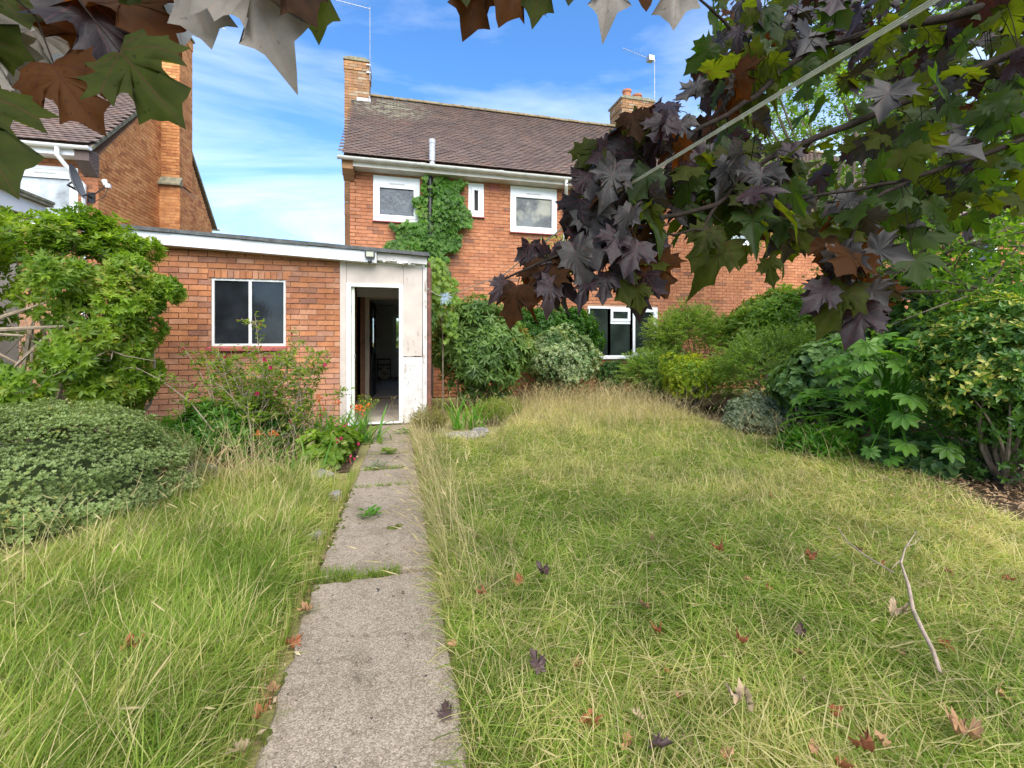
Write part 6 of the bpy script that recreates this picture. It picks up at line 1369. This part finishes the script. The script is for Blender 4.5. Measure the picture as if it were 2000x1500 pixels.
# deeper leaves of the same crown, seen small between the near ones
for _ in range(620):
    x, y = rng.uniform(1390, 2040), rng.uniform(-60, 430)
    if 1480 < x < 1720 and 160 < y < 420 and rng.random() < .7: continue
    dep = rng.uniform(2.0, 3.2); A = at(x, y, dep); dirn = unit(np.array((rng.normal(-.1, .5), rng.normal(-.1, .45), -1+abs(rng.normal(0, .5))))); nrm = unit(UP+rng.normal(0, .5, 3)); FARL.append((A, dirn, nrm, rng.uniform(.08, .14), ['green', 'olive', 'purple', 'olive', 'green'][rng.integers(5)]))
kinds = list(MM); LV = Leaves()
for ki, kd in enumerate(kinds):
    sel = [q for q in FARL if q[4] == kd]
    if not sel: continue
    me = LEAFM[kd][0]; tv = np.array([v.co[:] for v in me.vertices]); tf = np.array([p.vertices[:] for p in me.polygons]); ln = np.array([q[3] for q in sel])/1.08
    LV.add((tv, tf), np.array([q[0] for q in sel]), np.array([q[1] for q in sel]), np.array([q[2] for q in sel]), ln, rng.random(len(sel)), ki)
if LV.V: LV.build('foliage', [MM[k] for k in kinds], MT, smooth=True)
TW.build('branch', M_mbark, MT, smooth=True); print('maple leaves', leafcount, 'far', len(FARL))

# ------------------------------------------------------------------ washing line, twine
wl = thing('washing_line', 'pale washing line of several strands slanting up from the downpipe through the maple', 'washing line', (.52, 6.86, 1.95))
a0 = np.array((.52, 6.86, 1.95)); kn = at(870, 580, 6.55); pts = [at(870, 580, 6.55)]
for px_ in (985, 1100, 1230, 1400, 1600, 1820, 2100, 2500):
    f = (px_-870)/950; inv = 1/6.55+.00199*(px_-870); py_ = 580-(px_-870)*.606-1.8*math.sin(math.pi*min(1, f))+ (26*math.exp(-((px_-985)/90)**2))
    pts.append(at(px_, py_, 1/inv))
m = MB(); m.tube([a0, (a0+kn)/2+UP*-.02, kn], .004, 5)
for k, (ox, oz) in enumerate([(0, 0), (.0012, .0036), (-.0012, -.0034)]):
    m.tube([p+np.array((ox, 0, oz)) for i, p in enumerate(pts)], .0011, 5)
m.build('strand', M_rope, wl)
m = MB(); m.tube([(.505, 6.855, 1.93), (.54, 6.90, 1.94), (.505, 6.945, 1.95), (.465, 6.90, 1.96), (.505, 6.855, 1.97), (.46, 6.80, 1.98)], .006, 5); m.tube([(.46, 6.82, 1.95), (.39, 6.80, 1.93)], .004, 4); m.build('tie', M_rope, wl)
tk = thing('twine_knot', 'frayed pale blue knot of twine on the washing line', 'knot', Vector(kn)); M_blue = simple('blue_twine', (.45, .55, .66), .8, .2, 60); m = MB()
for _ in range(70): d_ = rdir(1)[0]; m.tube([kn, kn+d_*.04+UP*.0, kn+d_*rng.uniform(.06, .13)-UP*.02], [.003, .0025, .0015], 4, cap=False)
m.build('fibre', M_blue, tk)

# ------------------------------------------------------------------ fallen branch and leaves
def ground_at(px_, py_, z):
    r = (px_-1000)/FPX; u = (HORIZ-py_)/FPX; return at(px_, py_, (z-CAMH)/u)
fb = thing('fallen_branch', 'long crooked bare branch lying on the lawn at the right', 'branch', Vector(ground_at(1783, 1190, .07)))
m = MB(); m.tube([ground_at(x, y, z) for x, y, z in [(1790, 1038, .16), (1768, 1070, .14), (1760, 1100, .12), (1775, 1145, .11), (1783, 1190, .10), (1800, 1228, .10), (1822, 1270, .10), (1836, 1312, .08)]], [.002, .0035, .0045, .007, .008, .008, .007, .006], 7)
m.tube([ground_at(1766, 1070, .14), ground_at(1785, 1062, .16), ground_at(1800, 1048, .17)], [.003, .002, .001], 5); m.tube([ground_at(1762, 1090, .12), ground_at(1742, 1110, .13)], [.003, .001], 5); m.build('stem', M_deadwood, fb, smooth=True)
fb = thing('fallen_twig', 'thin twig with shrivelled leaves left of the fallen branch', 'twig', Vector(ground_at(1690, 1085, .09)))
m = MB(); m.tube([ground_at(1636, 1030, .12), ground_at(1655, 1058, .11), ground_at(1690, 1085, .10), ground_at(1745, 1118, .09)], [.002, .003, .004, .004], 5); m.build('stem', M_deadwood, fb)
DM = {'A': M_deadA, 'B': M_deadB, 'C': M_deadC, 'D': M_deadD}
DEAD = {k: [maple_leaf(100+i*7+j, v, curl=-.1, fold=.2, name='fallen_leaf', dead=dd) for i, dd in enumerate((.5, .8, 1.1))] for j, (k, v) in enumerate(DM.items())}
def fallen(px_, py_, size, kd, label, z=.045, var=None, group='dead leaves on the lawn', flat_=.35):
    c = ground_at(px_, py_, z); o = link('fallen_leaf', DEAD[kd][var if var is not None else random.randrange(3)], None, loc=Vector(c))
    o.rotation_euler = (random.uniform(-flat_, flat_), random.uniform(-flat_, flat_), random.uniform(0, 6.28)); s_ = size*random.uniform(.62, .74); o.scale = (s_*random.uniform(.5, .9), s_, s_); tag(o, label, 'fallen leaf', group); return o
BIG = [(607, 1187, .10, 'A', 'big curled tan leaf on the left edge of the path', .03, 1, 'dead leaves on the path'), (872, 1402, .085, 'C', 'dark curled leaf on the right edge of the path', .02, 0, 'dead leaves on the path'), (1890, 1440, .13, 'A', 'largest tan folded leaf in the lower right of the lawn', .08, 1, None), (1745, 1195, .09, 'D', 'pale curled leaf left of the fallen branch', .06, 2, None), (1055, 1310, .10, 'C', 'dark crumpled leaf in the grass just right of the path', .06, 0, None),
       (1272, 1455, .085, 'C', 'upright dark purple leaf near the bottom edge of the lawn', .09, 0, None), (1677, 1450, .085, 'B', 'russet folded leaf left of the largest tan leaf', .09, 1, None), (1833, 915, .22, 'A', 'big tan maple leaf on the litter under the palmate plant', .06, 0, None), (240, 1270, .09, 'B', 'brown curled leaf deep in the left lawn', .09, 2, None), (485, 1455, .10, 'D', 'greyish leaf at the bottom left edge of the path', .03, 0, None),
       (1465, 1372, .10, 'D', 'grey tan curled leaf in the lower middle of the lawn', .09, 2, None), (1445, 1245, .09, 'B', 'torn reddish leaf in the middle of the lawn', .09, 1, None), (1067, 1120, .10, 'C', 'dark red crumpled leaf near the path in mid lawn', .10, 2, None), (1402, 1070, .09, 'B', 'crumpled brown leaf in the greener mid lawn', .11, 2, None), (565, 1252, .09, 'B', 'reddish shreds of leaf in the gutter left of the path', .01, 1, None), (520, 1372, .085, 'A', 'torn pinkish leaf beside the lower left path edge', .01, 1, None)]
for (x, y, s_, kd, lb, z, var, gp) in BIG: fallen(x, y, s_, kd, lb, z, var, gp or 'dead leaves on the lawn')
SMALL = [(1015, 1140, 'B', 'dark scrap of leaf beside the path edge, level with the grassy joint'), (1275, 1047, 'A', 'small brown leaf in the pale band of grass across mid lawn'), (1585, 1092, 'B', 'small russet leaf left of the fallen twig'), (1675, 1075, 'A', 'shrivelled tan leaf caught on the fallen twig'), (1720, 1102, 'B', 'long russet leaf at the thick end of the fallen twig'), (1465, 1132, 'A', 'orange tan leaf in the green middle of the lawn'), (1292, 1157, 'D', 'pale pointed leaf standing in the mid lawn grass'), (1262, 1187, 'A', 'upright brown leaf below the pale pointed one'), (1287, 1230, 'B', 'tiny red leaf in mid lawn'),
 (1565, 1240, 'C', 'blackish crumpled leaf right of the torn reddish leaf'), (1575, 1280, 'A', 'tan leaf just below the blackish crumpled leaf'), (1770, 1280, 'A', 'tan leaf left of the lower end of the fallen branch'), (1835, 1252, 'B', 'small russet leaf just right of the fallen branch'), (1300, 1307, 'B', 'narrow reddish leaf between mid lawn and the path'), (1417, 1482, 'A', 'orange tan leaf at the bottom edge of the lawn'), (1590, 1470, 'A', 'tan leaf left of the russet folded leaf at the bottom'), (1635, 1487, 'B', 'pinkish brown leaf at the very bottom of the lawn'), (1730, 1455, 'A', 'tan leaf right of the russet folded leaf'), (1952, 1355, 'A', 'long tan leaf near the right edge above the largest leaf'),
 (1142, 1405, 'B', 'small brown leaf in the lower lawn right of the path'), (1255, 1404, 'D', 'thin pale leaf above the dark purple leaf'), (1320, 1362, 'A', 'small orange leaf in the lower lawn'), (1570, 1327, 'D', 'thin pale curled leaf lying flat in the lower lawn'), (1625, 1392, 'B', 'small russet leaf below the thin pale curled leaf'), (890, 1257, 'A', 'tan leaf against the right edge of the nearest path slab'), (945, 1158, 'B', 'reddish leaf in the grass close right of the path'), (500, 1402, 'B', 'reddish brown scrap in the gutter by the lowest path edge'), (535, 1340, 'A', 'tan scrap in the gutter left of the nearest slab'), (1845, 1110, 'A', 'small tan leaf in the dry grass right of the fallen branch'),
 (1230, 1440, 'A', 'small tan leaf left of the dark purple leaf'), (350, 1215, 'A', 'small tan leaf deep in the left lawn'), (1505, 965, 'A', 'tan leaf in the dry grass at the back of mid lawn'), (1120, 1300, 'A', 'tan leaf near the dark crumpled leaf right of the path'), (1960, 1130, 'B', 'brown leaf near the right edge of the lawn'), (1500, 1150, 'B', 'brown leaf just below the orange tan leaf in mid lawn')]
for (x, y, kd, lb) in SMALL: fallen(x, y, random.uniform(.045, .08), kd, lb, .05 if x > 600 else .03, None, 'small dead leaves on the lawn', .9)
